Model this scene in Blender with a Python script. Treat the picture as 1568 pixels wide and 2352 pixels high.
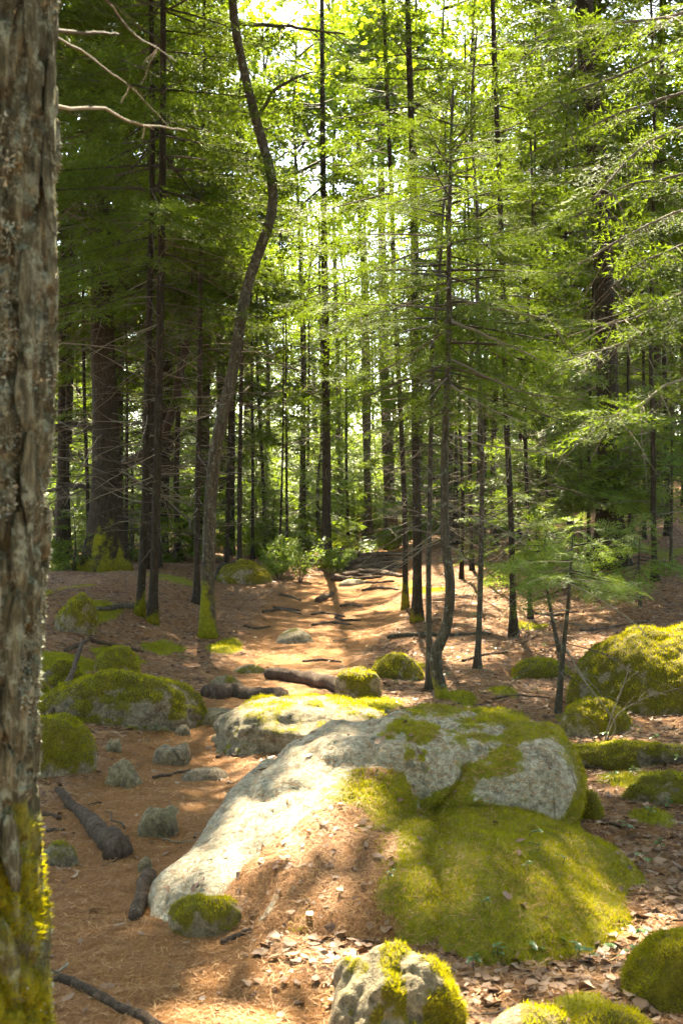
import bpy, bmesh, math
import numpy as np
from mathutils import Vector

R = np.random.default_rng(11)
SC = bpy.context.scene
for o in list(bpy.data.objects):
    bpy.data.objects.remove(o)
COL = SC.collection

# ------------------------------------------------------------------ camera
F = 1176.0 / math.tan(math.radians(22.5))      # focal length in units of a 1568 x 2352 frame
CAMZ = 1.5
cam = bpy.data.cameras.new('camera'); camo = bpy.data.objects.new('camera', cam); COL.objects.link(camo)
camo.location = (0, 0, CAMZ); camo.rotation_euler = (math.radians(90), 0, 0)
cam.sensor_fit = 'VERTICAL'; cam.sensor_height = 36; cam.lens = 18 / math.tan(math.radians(22.5))
cam.clip_start = 0.05; cam.clip_end = 600
cam.dof.use_dof = True; cam.dof.focus_distance = 11.0; cam.dof.aperture_fstop = 8.0
SC.camera = camo

# ------------------------------------------------------------------ sky and sun
EL = math.radians(52)
SUN = np.array([-0.03, math.cos(EL), math.sin(EL)]); SUN /= np.linalg.norm(SUN)
W = bpy.data.worlds.new('World'); SC.world = W; W.use_nodes = True
nt = W.node_tree; bg = nt.nodes['Background']
sk = nt.nodes.new('ShaderNodeTexSky'); sk.sky_type = 'NISHITA'; sk.sun_disc = False
sk.sun_elevation = EL; sk.sun_rotation = math.atan2(SUN[0], SUN[1])
nt.links.new(sk.outputs[0], bg.inputs[0]); bg.inputs[1].default_value = 0.11
sl = bpy.data.lights.new('sun', 'SUN'); sl.energy = 5.0; sl.angle = math.radians(0.53); sl.color = (1, 0.93, 0.8)
so = bpy.data.objects.new('sun', sl); COL.objects.link(so)
so.rotation_euler = Vector(SUN).to_track_quat('Z', 'Y').to_euler(); so.location = (0, 20, 40)
SC.view_settings.view_transform = 'Standard'; SC.view_settings.look = 'None'
SC.view_settings.use_white_balance = True; SC.view_settings.white_balance_temperature = 7700; SC.view_settings.white_balance_tint = 6
SC.view_settings.exposure = 3.1; SC.view_settings.gamma = 1.0
SC.render.engine = 'CYCLES'
cy = SC.cycles
cy.max_bounces = 6; cy.diffuse_bounces = 3; cy.glossy_bounces = 1; cy.transmission_bounces = 4; cy.transparent_max_bounces = 4
cy.use_denoising = True; cy.use_adaptive_sampling = True; cy.adaptive_threshold = 0.03
cy.sample_clamp_indirect = 6; cy.caustics_reflective = False; cy.caustics_refractive = False

# ------------------------------------------------------------------ numpy helpers
def sstep(a, b, x):
    t = np.clip((np.asarray(x, float) - a) / (b - a), 0, 1)
    return t * t * (3 - 2 * t)

def _hash(i, j, k):
    h = (i.astype(np.int64) * 374761393 + j.astype(np.int64) * 668265263 + k.astype(np.int64) * 2147483647 + 1013904223) & 0xffffffff
    h = ((h ^ (h >> 13)) * 1274126177) & 0xffffffff
    h = ((h ^ (h >> 16)) * 2246822519) & 0xffffffff
    return ((h ^ (h >> 15)) & 0xffffff) / float(0xffffff)

def vnoise(P):
    P = np.asarray(P, float); f = np.floor(P); t = P - f; t = t * t * (3 - 2 * t); f = f.astype(np.int64)
    out = 0.0
    for a in (0, 1):
        wa = t[:, 0] if a else 1 - t[:, 0]
        for b in (0, 1):
            wb = t[:, 1] if b else 1 - t[:, 1]
            for c in (0, 1):
                wc = t[:, 2] if c else 1 - t[:, 2]
                out = out + wa * wb * wc * _hash(f[:, 0] + a, f[:, 1] + b, f[:, 2] + c)
    return out * 2 - 1

def fbm(P, oct=4, gain=0.5, lac=2.03):
    P = np.asarray(P, float); s = 0; a = 1.0; n = 0
    for k in range(oct):
        s = s + a * vnoise(P + 17.31 * k); n += a; a *= gain; P = P * lac
    return s / n

def nrm(v): return v / np.maximum(np.linalg.norm(v, axis=-1, keepdims=True), 1e-9)

# ------------------------------------------------------------------ the lie of the land
PATH = np.array([  # y, left x, right x
    (0.0, -0.80, 0.75), (2.0, -0.85, 0.45), (3.6, -0.90, 0.05), (4.3, -1.15, -0.30), (5.2, -1.35, -0.62), (6.8, -1.50, -0.45), (8.1, -1.45, -0.55),
    (10, -1.15, -0.25), (13, -1.05, 0.25), (16, -1.0, 0.8), (19, -0.8, 1.0), (22, -0.1, 1.25), (25, 0.1, 1.5), (32, 0.3, 1.4), (50, 1.0, 2.0)])

def path_mask(x, y):
    l = np.interp(y, PATH[:, 0], PATH[:, 1]); r = np.interp(y, PATH[:, 0], PATH[:, 2])
    c = (l + r) / 2; hw = (r - l) / 2
    P = np.stack([x * 1.3, y * 1.3, 0 * x], -1)
    d = hw - np.abs(x - c) + 0.22 * fbm(P, 3)
    return sstep(-0.18, 0.2, d)

def H0(x, y):
    r1 = np.where(y > 13, 1, 0) * (np.minimum(y, 60) - 13)
    ramp = 13 * np.tanh(np.maximum(y - 12.5, 0) / 13)
    z = 0.062 * ramp
    k = sstep(9, 24, y)
    z = z + k * np.where(x > 0, 0.12 * np.minimum(x, 14), 0.05 * np.maximum(x, -12))
    z = z + 0.10 * sstep(1.6, 5, x) * sstep(4, 9, y)
    z = z + 0.42 * sstep(-1.3, -3.4, x) * sstep(7.5, 11, y) * (1 - 0.6 * sstep(15, 24, y))
    z = z + 0.55 * sstep(30, 55, y) - 0.25 * np.exp(-((y - 31) / 4.0) ** 2) * np.exp(-((x - 1) / 3) ** 2)
    return z

def H(x, y):
    x = np.asarray(x, float); y = np.asarray(y, float); sh = x.shape
    x = x.ravel(); y = y.ravel()
    z = H0(x, y); pm = path_mask(x, y)
    P = np.stack([x, y, 0 * x], -1)
    z = z + (0.10 - 0.07 * pm) * fbm(P * 0.7, 3) + (0.035 - 0.02 * pm) * fbm(P * 2.7 + 5, 3) + 0.012 * fbm(P * 11 + 9, 2)
    z = z - 0.06 * pm
    return z.reshape(sh)

def at(px, py, d):
    return np.array([(px - 784) / F * d, d, CAMZ - (py - 1176) / F * d])

_ys = np.arange(2.2, 70, 0.02)
def hit(px, py):
    x = (px - 784) / F * _ys; z = CAMZ - (py - 1176) / F * _ys
    h = H(x, _ys); i = np.argmax(z <= h)
    if z[i] > h[i]: i = len(_ys) - 1
    return np.array([x[i], _ys[i], h[i]])

# ------------------------------------------------------------------ mesh helpers
def mesh_of(V, T, attrs=None, smooth=True):
    V = np.asarray(V, np.float32); T = np.asarray(T, np.int32)
    me = bpy.data.meshes.new('mesh')
    me.vertices.add(len(V)); me.vertices.foreach_set('co', V.ravel())
    n, k = T.shape
    me.loops.add(n * k); me.loops.foreach_set('vertex_index', T.ravel())
    me.polygons.add(n); me.polygons.foreach_set('loop_start', np.arange(0, n * k, k, dtype=np.int32))
    me.polygons.foreach_set('use_smooth', np.full(n, smooth, bool))
    me.update(calc_edges=True)
    for a, v in (attrs or {}).items():
        at_ = me.attributes.new(a, 'FLOAT', 'POINT'); at_.data.foreach_set('value', np.asarray(v, np.float32))
    return me

def obj(name, me, mat, parent=None, kind=None):
    o = bpy.data.objects.new(name, me); me.name = name
    if mat and not me.materials: me.materials.append(mat)
    COL.objects.link(o)
    if parent: o.parent = parent
    if kind: o['kind'] = kind
    return o

def tag(o, label, cat, group=None):
    o['label'] = label; o['category'] = cat
    if group: o['group'] = group
    return o

def thing(name, label, cat, loc, group=None):
    o = bpy.data.objects.new(name, None); COL.objects.link(o); o.location = tuple(float(c) for c in loc); o.empty_display_size = 0.2
    return tag(o, label, cat, group)

class MB:
    def __init__(s): s.V = []; s.T = []; s.A = []; s.n = 0
    def add(s, V, T, a=None):
        V = np.asarray(V, float).reshape(-1, 3); T = np.asarray(T, int).reshape(-1, 3)
        s.V.append(V); s.T.append(T + s.n); s.n += len(V)
        s.A.append(np.zeros(len(V)) if a is None else np.broadcast_to(np.asarray(a, float), (len(V),)))
    def get(s): return np.concatenate(s.V), np.concatenate(s.T), np.concatenate(s.A)
    def build(s, name, mat, parent=None, origin=(0, 0, 0), attr='tint', kind=None, smooth=True):
        if not s.V: return None
        V, T, A = s.get()
        return obj(name, mesh_of(V - np.asarray(origin), T, {attr: A}, smooth), mat, parent, kind)

def quads_grid(nr, nc, wrap=False):
    i = np.arange(nr - 1)[:, None]; cc = nc if wrap else nc - 1
    j = np.arange(cc)[None, :]
    a = i * nc + j; b = i * nc + (j + 1) % nc; c = (i + 1) * nc + (j + 1) % nc; d = (i + 1) * nc + j
    return np.concatenate([np.stack([a, b, c], -1).reshape(-1, 3), np.stack([a, c, d], -1).reshape(-1, 3)])

def resample(P, n):
    P = np.asarray(P, float)
    if len(P) == 2:
        t = np.linspace(0, 1, n)[:, None]; return P[0] * (1 - t) + P[1] * t
    Q = np.concatenate([[2 * P[0] - P[1]], P, [2 * P[-1] - P[-2]]])
    seg = np.linalg.norm(np.diff(P, axis=0), axis=1); cum = np.concatenate([[0], np.cumsum(seg)])
    u = np.linspace(0, cum[-1], n); k = np.clip(np.searchsorted(cum, u, 'right') - 1, 0, len(P) - 2)
    t = ((u - cum[k]) / np.maximum(seg[k], 1e-9))[:, None]
    p0, p1, p2, p3 = Q[k], Q[k + 1], Q[k + 2], Q[k + 3]
    return 0.5 * (2 * p1 + (p2 - p0) * t + (2 * p0 - 5 * p1 + 4 * p2 - p3) * t ** 2 + (3 * p1 - p0 - 3 * p2 + p3) * t ** 3)

def frames(P):
    T = nrm(np.gradient(P, axis=0))
    ref = np.where(np.abs(T[:, 2:3]) > 0.8, np.array([[0, 1.0, 0]]), np.array([[0, 0, 1.0]]))
    if np.mean(np.abs(T[:, 2])) > 0.6: ref = np.tile([[0, 1.0, 0.0]], (len(P), 1))
    else: ref = np.tile([[0, 0.15, 1.0]], (len(P), 1))
    A = nrm(np.cross(T, ref)); B = np.cross(T, A)
    return T, A, B

def tube(P, r, seg=8):
    P = np.asarray(P, float); r = np.broadcast_to(np.asarray(r, float), (len(P),))
    T, A, B = frames(P)
    th = np.arange(seg) / seg * 2 * math.pi
    c = np.cos(th)[None, :, None]; s = np.sin(th)[None, :, None]
    V = P[:, None] + r[:, None, None] * (c * A[:, None] + s * B[:, None])
    V = V.reshape(-1, 3); Tq = quads_grid(len(P), seg, True)
    n = len(V); V = np.concatenate([V, P[:1], P[-1:]])
    j = np.arange(seg); k = (j + 1) % seg
    caps = np.concatenate([np.stack([k, j, np.full(seg, n)], -1), np.stack([(len(P) - 1) * seg + j, (len(P) - 1) * seg + k, np.full(seg, n + 1)], -1)])
    return V, np.concatenate([Tq, caps])

# ------------------------------------------------------------------ materials
class N:
    def __init__(s, name):
        s.m = bpy.data.materials.new(name); s.m.use_nodes = True; s.t = s.m.node_tree
        s.b = s.t.nodes['Principled BSDF']; s.out = s.t.nodes['Material Output']
        s.tc = s.t.nodes.new('ShaderNodeTexCoord')
    def node(s, typ, **kw):
        n = s.t.nodes.new(typ)
        for k, v in kw.items(): setattr(n, k, v)
        return n
    def link(s, a, b): s.t.links.new(a, b)
    def mapping(s, scale, src='Object'):
        m = s.node('ShaderNodeMapping'); m.inputs['Scale'].default_value = scale; s.link(s.tc.outputs[src], m.inputs[0]); return m.outputs[0]
    def noise(s, scale, detail=5, rough=0.6, vec=None, dist=0.0):
        n = s.node('ShaderNodeTexNoise'); n.inputs['Scale'].default_value = scale; n.inputs['Detail'].default_value = detail
        n.inputs['Roughness'].default_value = rough; n.inputs['Distortion'].default_value = dist
        s.link(vec if vec is not None else s.tc.outputs['Object'], n.inputs['Vector']); return n.outputs[0]
    def voro(s, scale, vec=None, feature='F1', out=0):
        n = s.node('ShaderNodeTexVoronoi'); n.inputs['Scale'].default_value = scale; n.feature = feature
        s.link(vec if vec is not None else s.tc.outputs['Object'], n.inputs['Vector']); return n.outputs[out]
    def attr(s, name):
        n = s.node('ShaderNodeAttribute'); n.attribute_name = name; return n.outputs['Fac']
    def ramp(s, fac, stops):
        n = s.node('ShaderNodeValToRGB'); e = n.color_ramp.elements
        while len(e) > 1: e.remove(e[-1])
        for i, (p, c) in enumerate(stops):
            c = c if isinstance(c, tuple) else (c, c, c)
            el = e[0] if i == 0 else e.new(p)
            el.position = p; el.color = (*c, 1)
        s.link(fac, n.inputs[0]); return n.outputs[0]
    def mix(s, fac, a, b, mode='MIX'):
        n = s.node('ShaderNodeMixRGB'); n.blend_type = mode
        for i, v in enumerate((fac, a, b)):
            if isinstance(v, (int, float)): n.inputs[i].default_value = v if i == 0 else (v, v, v, 1)
            elif isinstance(v, tuple): n.inputs[i].default_value = (*v, 1)
            else: s.link(v, n.inputs[i])
        return n.outputs[0]
    def math(s, op, a, b=0.0):
        n = s.node('ShaderNodeMath'); n.operation = op
        for i, v in enumerate((a, b)):
            if isinstance(v, (int, float)): n.inputs[i].default_value = v
            else: s.link(v, n.inputs[i])
        return n.outputs[0]
    def bump(s, h, strength, dist=0.02):
        n = s.node('ShaderNodeBump'); n.inputs['Strength'].default_value = strength; n.inputs['Distance'].default_value = dist
        s.link(h, n.inputs['Height']); s.link(n.outputs[0], s.b.inputs['Normal']); return n
    def base(s, col, rough=0.85, spec=0.25):
        if isinstance(col, tuple): s.b.inputs['Base Color'].default_value = (*col, 1)
        else: s.link(col, s.b.inputs['Base Color'])
        if isinstance(rough, (int, float)): s.b.inputs['Roughness'].default_value = rough
        else: s.link(rough, s.b.inputs['Roughness'])
        s.b.inputs['Specular IOR Level'].default_value = spec
        return s

MOSS_STOPS = [(0.25, (0.055, 0.055, 0.006)), (0.5, (0.18, 0.17, 0.009)), (0.75, (0.34, 0.31, 0.016))]

def mat_ground():
    n = N('forest_floor'); pa = n.attr('path'); mo = n.attr('moss')
    big = n.noise(0.9, 4); mid = n.noise(9, 6, 0.7); fine = n.noise(70, 5, 0.75); grit = n.noise(260, 3, 0.7)
    needles = n.noise(60, 4, 0.7, n.mapping((1, 0.22, 1)), 1.5)
    duff = n.ramp(n.mix(0.5, fine, needles), [(0.25, (0.095, 0.038, 0.011)), (0.5, (0.29, 0.128, 0.042)), (0.72, (0.46, 0.235, 0.090))])
    duff = n.mix(n.ramp(mid, [(0.4, 0.0), (0.65, 0.55)]), duff, (0.20, 0.088, 0.031))
    duff = n.mix(n.ramp(grit, [(0.62, 0.0), (0.72, 0.7)]), duff, (0.45, 0.25, 0.12))
    cell = n.voro(26, None, 'F1', 1); edge = n.voro(26, None, 'DISTANCE_TO_EDGE', 0)
    lit = n.ramp(n.math('MULTIPLY', cell, 1.0), [(0.1, (0.050, 0.024, 0.012)), (0.45, (0.17, 0.082, 0.042)), (0.7, (0.27, 0.152, 0.088)), (0.95, (0.36, 0.25, 0.165))])
    lit = n.mix(n.ramp(edge, [(0.0, 1.0), (0.06, 0.0)]), lit, (0.025, 0.014, 0.008))
    lit = n.mix(n.ramp(mid, [(0.45, 0.0), (0.6, 0.85)]), lit, duff)
    col = n.mix(pa, lit, duff)
    mf = n.ramp(n.math('ADD', mo, n.math('MULTIPLY', n.math('SUBTRACT', mid, 0.5), 0.9)), [(0.42, 0.0), (0.58, 1.0)])
    col = n.mix(mf, col, n.ramp(n.mix(0.5, fine, mid), MOSS_STOPS))
    n.base(col, 0.9, 0.15)
    n.bump(n.math('ADD', n.math('MULTIPLY', fine, 0.6), n.math('ADD', mid, n.math('MULTIPLY', needles, 0.7))), 0.9, 0.03)
    return n.m

def mat_rock():
    n = N('granite'); mo = n.attr('moss'); du = n.attr('duff')
    a = n.noise(5, 6, 0.65); f = n.noise(42, 5, 0.7); g = n.noise(170, 3, 0.7); v = n.voro(60, None, 'F1', 0)
    col = n.ramp(f, [(0.28, (0.10, 0.088, 0.064)), (0.5, (0.36, 0.325, 0.255)), (0.7, (0.62, 0.575, 0.48))])
    col = n.mix(n.ramp(g, [(0.55, 0.0), (0.68, 0.85)]), col, (0.05, 0.045, 0.035))
    col = n.mix(n.ramp(a, [(0.48, 0.0), (0.72, 0.5)]), col, (0.26, 0.22, 0.14))
    lich = n.ramp(n.noise(11, 6, 0.75, None, 0.6), [(0.6, 0.0), (0.68, 0.75)])
    col = n.mix(lich, col, (0.34, 0.33, 0.24))
    dk = n.ramp(n.noise(9, 8, 0.85), [(0.52, 0.0), (0.62, 0.85)])
    col = n.mix(dk, col, (0.07, 0.066, 0.045))
    ring = n.ramp(n.voro(9, n.mapping((1, 1, 1)), 'F1', 0), [(0.10, 0.65), (0.16, 0.0)]); col = n.mix(n.math('MULTIPLY', ring, n.ramp(n.noise(3, 3), [(0.5, 0.0), (0.6, 1.0)])), col, (0.42, 0.42, 0.33))
    crack = n.ramp(n.voro(2.6, None, 'DISTANCE_TO_EDGE', 0), [(0.0, 0.8), (0.012, 0.0)]); col = n.mix(n.math('MULTIPLY', crack, n.ramp(n.noise(2.2, 3), [(0.52, 0.0), (0.6, 1.0)])), col, (0.04, 0.034, 0.022))
    fine = n.noise(90, 4, 0.7)
    mf = n.ramp(n.math('ADD', mo, n.math('MULTIPLY', n.math('SUBTRACT', n.noise(24, 6, 0.7), 0.5), 1.0)), [(0.40, 0.0), (0.55, 1.0)])
    col = n.mix(mf, col, n.ramp(n.mix(0.5, fine, n.noise(14, 4)), MOSS_STOPS))
    df = n.ramp(n.math('ADD', du, n.math('MULTIPLY', n.math('SUBTRACT', n.noise(18, 6, 0.7), 0.5), 0.9)), [(0.42, 0.0), (0.56, 1.0)])
    dc = n.ramp(n.noise(75, 5, 0.75), [(0.25, (0.07, 0.028, 0.009)), (0.5, (0.22, 0.096, 0.034)), (0.75, (0.38, 0.19, 0.078))])
    col = n.mix(df, col, dc)
    oi = n.node('ShaderNodeObjectInfo'); col = n.mix(1.0, col, oi.outputs['Color'], 'MULTIPLY')
    n.base(col, 0.82, 0.3)
    n.bump(n.math('ADD', n.math('MULTIPLY', f, 0.9), n.math('ADD', a, n.math('MULTIPLY', g, 0.45))), 0.8, 0.022)
    return n.m

def mat_bark(name, dark, mid, light, lichen, lich_col=(0.27, 0.30, 0.24), scale=1.0, bump=0.9):
    n = N(name); mo = n.attr('moss')
    st = n.mapping((scale, scale, scale * 0.22)); ridg = n.noise(34, 6, 0.7, st, 0.6); fine = n.noise(120, 4, 0.7, st)
    blot = n.noise(6 * scale, 6, 0.75)
    col = n.ramp(n.mix(0.35, ridg, fine), [(0.32, dark), (0.5, mid), (0.7, light)])
    lf = n.ramp(n.noise(17 * scale, 7, 0.8), [(0.62 - lichen * 0.16, 0.0), (0.68 - lichen * 0.12, 0.9)])
    col = n.mix(lf, col, n.mix(fine, (lich_col[0] * 0.5, lich_col[1] * 0.5, lich_col[2] * 0.45), lich_col))
    mf = n.ramp(n.math('ADD', mo, n.math('MULTIPLY', n.math('SUBTRACT', blot, 0.5), 1.1)), [(0.42, 0.0), (0.6, 1.0)])
    col = n.mix(mf, col, n.ramp(n.mix(0.5, n.noise(80, 4), n.noise(20, 4)), MOSS_STOPS))
    n.base(col, 0.9, 0.15)
    n.bump(n.math('ADD', ridg, n.math('MULTIPLY', fine, 0.5)), bump, 0.02)
    return n.m

def mat_leaf(name, dark, light, trans, tfac=0.4, rough=0.5, spec=0.4):
    n = N(name); ti = n.attr('tint'); oi = n.node('ShaderNodeObjectInfo')
    f = n.math('ADD', n.math('MULTIPLY', ti, 0.8), n.math('MULTIPLY', oi.outputs['Random'], 0.2))
    col = n.mix(f, dark, light)
    n.base(col, rough, spec)
    if name == 'moss_fronds':
        gr = n.ramp(n.noise(9, 4, .7), [(0.46, 0.0), (0.62, 0.75)]); col = n.mix(gr, col, (0.085, 0.115, 0.008)); br = n.ramp(n.noise(5, 5, .7), [(0.55, 0.0), (0.70, 0.75)]); col = n.mix(br, col, (0.13, 0.080, 0.026)); n.base(col, rough, spec)
    tr = n.node('ShaderNodeBsdfTranslucent'); n.link(n.mix(f, tuple(c * 0.6 for c in trans), trans), tr.inputs[0])
    mx = n.node('ShaderNodeMixShader'); mx.inputs[0].default_value = tfac
    n.link(n.b.outputs[0], mx.inputs[1]); n.link(tr.outputs[0], mx.inputs[2]); n.link(mx.outputs[0], n.out.inputs[0])
    return n.m

def mat_tint(name, stops, rough=0.8, spec=0.2, sc=40):
    n = N(name); ti = n.attr('tint')
    f = n.math('ADD', n.math('MULTIPLY', ti, 0.8), n.math('MULTIPLY', n.noise(sc, 4), 0.25))
    n.base(n.ramp(f, stops), rough, spec); return n.m

M_ground = mat_ground(); M_rock = mat_rock()
M_spruce = mat_bark('spruce_bark', (0.011, 0.008, 0.005), (0.034, 0.025, 0.015), (0.092, 0.072, 0.047), 0.05)
M_lichen = mat_bark('lichened_bark', (0.018, 0.014, 0.008), (0.066, 0.052, 0.033), (0.16, 0.135, 0.09), 0.40)
M_hero = mat_bark('flaking_bark', (0.014, 0.012, 0.006), (0.085, 0.076, 0.042), (0.30, 0.27, 0.165), 0.70, (0.34, 0.36, 0.26), 1.0)
M_root = mat_bark('root_bark', (0.022, 0.014, 0.009), (0.080, 0.052, 0.034), (0.20, 0.14, 0.10), 0.0)
M_twig = mat_tint('dead_twig', [(0.1, (0.035, 0.026, 0.018)), (0.5, (0.11, 0.085, 0.06)), (0.9, (0.24, 0.20, 0.14))])
M_fir = mat_leaf('fir_needles', (0.026, 0.050, 0.008), (0.074, 0.122, 0.014), (0.20, 0.285, 0.018), 0.44, 0.6, 0.14)
M_firl = mat_leaf('young_fir_needles', (0.05, 0.10, 0.014), (0.16, 0.25, 0.032), (0.30, 0.42, 0.034), 0.42, 0.5, 0.25)
M_maple = mat_leaf('maple_leaves', (0.060, 0.11, 0.010), (0.11, 0.18, 0.012), (0.38, 0.52, 0.02), 0.55, 0.5, 0.3)
M_seed = mat_leaf('seedling_leaves', (0.05, 0.11, 0.03), (0.12, 0.21, 0.08), (0.2, 0.34, 0.06), 0.3, 0.25, 0.6)
M_mossblade = mat_leaf('moss_fronds', (0.10, 0.096, 0.007), (0.42, 0.385, 0.022), (0.58, 0.52, 0.015), 0.40, 0.8, 0.1)
M_litter = mat_tint('dry_leaves', [(0.05, (0.050, 0.022, 0.010)), (0.4, (0.15, 0.072, 0.035)), (0.7, (0.25, 0.140, 0.078)), (1.0, (0.38, 0.27, 0.175))], 0.6, 0.35)
M_needle = mat_tint('dry_needles', [(0.05, (0.10, 0.04, 0.012)), (0.5, (0.32, 0.145, 0.048)), (1.0, (0.52, 0.30, 0.13))], 0.65, 0.3)
M_flake = mat_tint('lichen_flakes', [(0.1, (0.10, 0.11, 0.075)), (0.5, (0.26, 0.28, 0.21)), (0.95, (0.45, 0.46, 0.37))], 0.9, 0.1)

# ------------------------------------------------------------------ ground and path
MOSSY = [  # patches of moss on the ground: centre and half size in the photograph, read onto the ground
    (520, 1490, 60, 22), (380, 1488, 70, 26), (910, 1535, 75, 30), (1110, 1650, 130, 36), (1060, 1610, 60, 25), (1250, 1535, 60, 14), (1430, 1735, 150, 40), (1480, 1800, 110, 26),
    (240, 2310, 90, 30), (940, 1345, 45, 14), (600, 1315, 70, 20), (215, 1410, 60, 40), (150, 1530, 90, 40), (260, 1515, 70, 30), (720, 1580, 60, 14), (1370, 1660, 90, 30),
    (1500, 1890, 60, 25), (870, 1620, 70, 24), (1330, 2330, 110, 20), (150, 1300, 80, 20), (1220, 1440, 50, 10), (820, 1268, 40, 8), (1150, 1590, 40, 12)]
mpatch = []
for (px, py, hx, hy) in MOSSY:
    c = hit(px, py); a = hit(px, py + hy); b = hit(px, py - hy)
    mpatch.append((c[0], (a[1] + b[1]) / 2, hx / F * c[1], max((b[1] - a[1]) / 2, 0.15)))
def moss_mask(x, y):
    m = np.zeros_like(x)
    for (cx, cy_, rx, ry) in mpatch:
        m = np.maximum(m, 1.25 - np.sqrt(((x - cx) / rx) ** 2 + ((y - cy_) / ry) ** 2))
    P = np.stack([x, y, 0 * x], -1)
    m = m + 0.45 * fbm(P * 2.4 + 3, 4)
    m = np.maximum(m, sstep(0.25, 0.5, fbm(P * 0.8 + 31, 4)) * 0.7 * (1 - path_mask(x, y)) * sstep(6, 9, np.abs(x) * 2 + y * 0.5))
    return np.clip(m, 0, 1) * (1 - 0.8 * path_mask(x, y))

xs = np.arange(0, 2.2, 0.033); st = 0.033
xl = list(xs)
while xl[-1] < 110: st *= 1.06; xl.append(xl[-1] + st)
xs = np.array([-v for v in xl[:0:-1]] + xl)
yl = [2.3]
while yl[-1] < 150: yl.append(yl[-1] + min(max(0.0098 * yl[-1], 0.033), 3.0))
st = 0.05; yb = [2.3]
while yb[-1] > -60: st *= 1.15; yb.append(yb[-1] - st)
ys = np.array(yb[:0:-1] + yl)
GX, GY = np.meshgrid(xs, ys)
gx, gy = GX.ravel(), GY.ravel()
gz = H(gx, gy); gp = path_mask(gx, gy); gm = moss_mask(gx, gy)
gz = gz + 0.02 * gm * (1 + fbm(np.stack([gx * 18, gy * 18, 0 * gx], -1), 2))
GV = np.stack([gx, gy, gz], -1); GT = quads_grid(len(ys), len(xs))
cen = gp[GT].mean(1); cyv = gy[GT].mean(1)
isp = (cen > 0.5) & (cyv < 40)
def sub_mesh(V, T, attrs):
    u, inv = np.unique(T, return_inverse=True)
    return mesh_of(V[u], inv.reshape(-1, 3), {k: v[u] for k, v in attrs.items()})
g = obj('ground', sub_mesh(GV, GT[~isp], {'path': gp, 'moss': gm}), M_ground); g['kind'] = 'structure'
g['label'] = 'brown leaf-littered forest floor with moss patches'
p = obj('path', sub_mesh(GV, GT[isp], {'path': gp, 'moss': gm}), M_ground); p['kind'] = 'structure'
p['label'] = 'orange brown needle-covered footpath winding up between the trees'

# ------------------------------------------------------------------ rocks
_ico = {}
def ico(n):
    if n not in _ico:
        bm = bmesh.new(); bmesh.ops.create_icosphere(bm, subdivisions=n, radius=1.0)
        V = np.array([v.co[:] for v in bm.verts]); T = np.array([[v.index for v in f.verts] for f in bm.faces]); bm.free()
        _ico[n] = (nrm(V), T)
    return _ico[n]

def vnormals(V, T):
    fn = np.cross(V[T[:, 1]] - V[T[:, 0]], V[T[:, 2]] - V[T[:, 0]])
    n = np.zeros_like(V)
    for k in range(3): np.add.at(n, T[:, k], fn)
    return nrm(n)

def blades(V, T, w, dens, ln, wd, mat, parent, origin, name='moss', lean=0.55, cap=90000):
    """small upright fronds scattered over the faces of weight w"""
    tri = V[T]; c = np.cross(tri[:, 1] - tri[:, 0], tri[:, 2] - tri[:, 0]); ar = np.linalg.norm(c, axis=1) / 2
    wt = ar * np.clip(w[T].mean(1), 0, 1)
    n = int(min(cap, wt.sum() * dens))
    if n < 20: return None
    i = R.choice(len(T), n, p=wt / wt.sum()); r = R.random((n, 2)); k = r.sum(1) > 1; r[k] = 1 - r[k]
    t = tri[i]; p_ = t[:, 0] + r[:, :1] * (t[:, 1] - t[:, 0]) + r[:, 1:] * (t[:, 2] - t[:, 0])
    nn = nrm(c[i]); cl = fbm(p_ * 26, 3) * 1.2 + .5 * fbm(p_ * 6 + 3, 2)
    up = nrm(nn + np.array([0, 0, 0.35]) + R.normal(0, lean, (n, 3)))
    sd = nrm(np.cross(up, R.normal(0, 1, (n, 3))))
    L = ln * (0.55 + 0.9 * R.random(n)) * (1 + 0.5 * cl); wv = wd * (0.6 + 0.8 * R.random(n))
    A = p_ - nn * 0.003
    VV = np.stack([A - sd * wv[:, None] / 2, A + sd * wv[:, None] / 2, A + up * L[:, None]], 1).reshape(-1, 3)
    ti = np.clip(0.45 + 0.5 * cl + R.normal(0, 0.2, n), 0, 1)
    mb = MB(); mb.add(VV, np.arange(3 * n).reshape(-1, 3), np.repeat(ti, 3))
    return mb.build(name, mat, parent, origin, kind='stuff', smooth=False)

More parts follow.
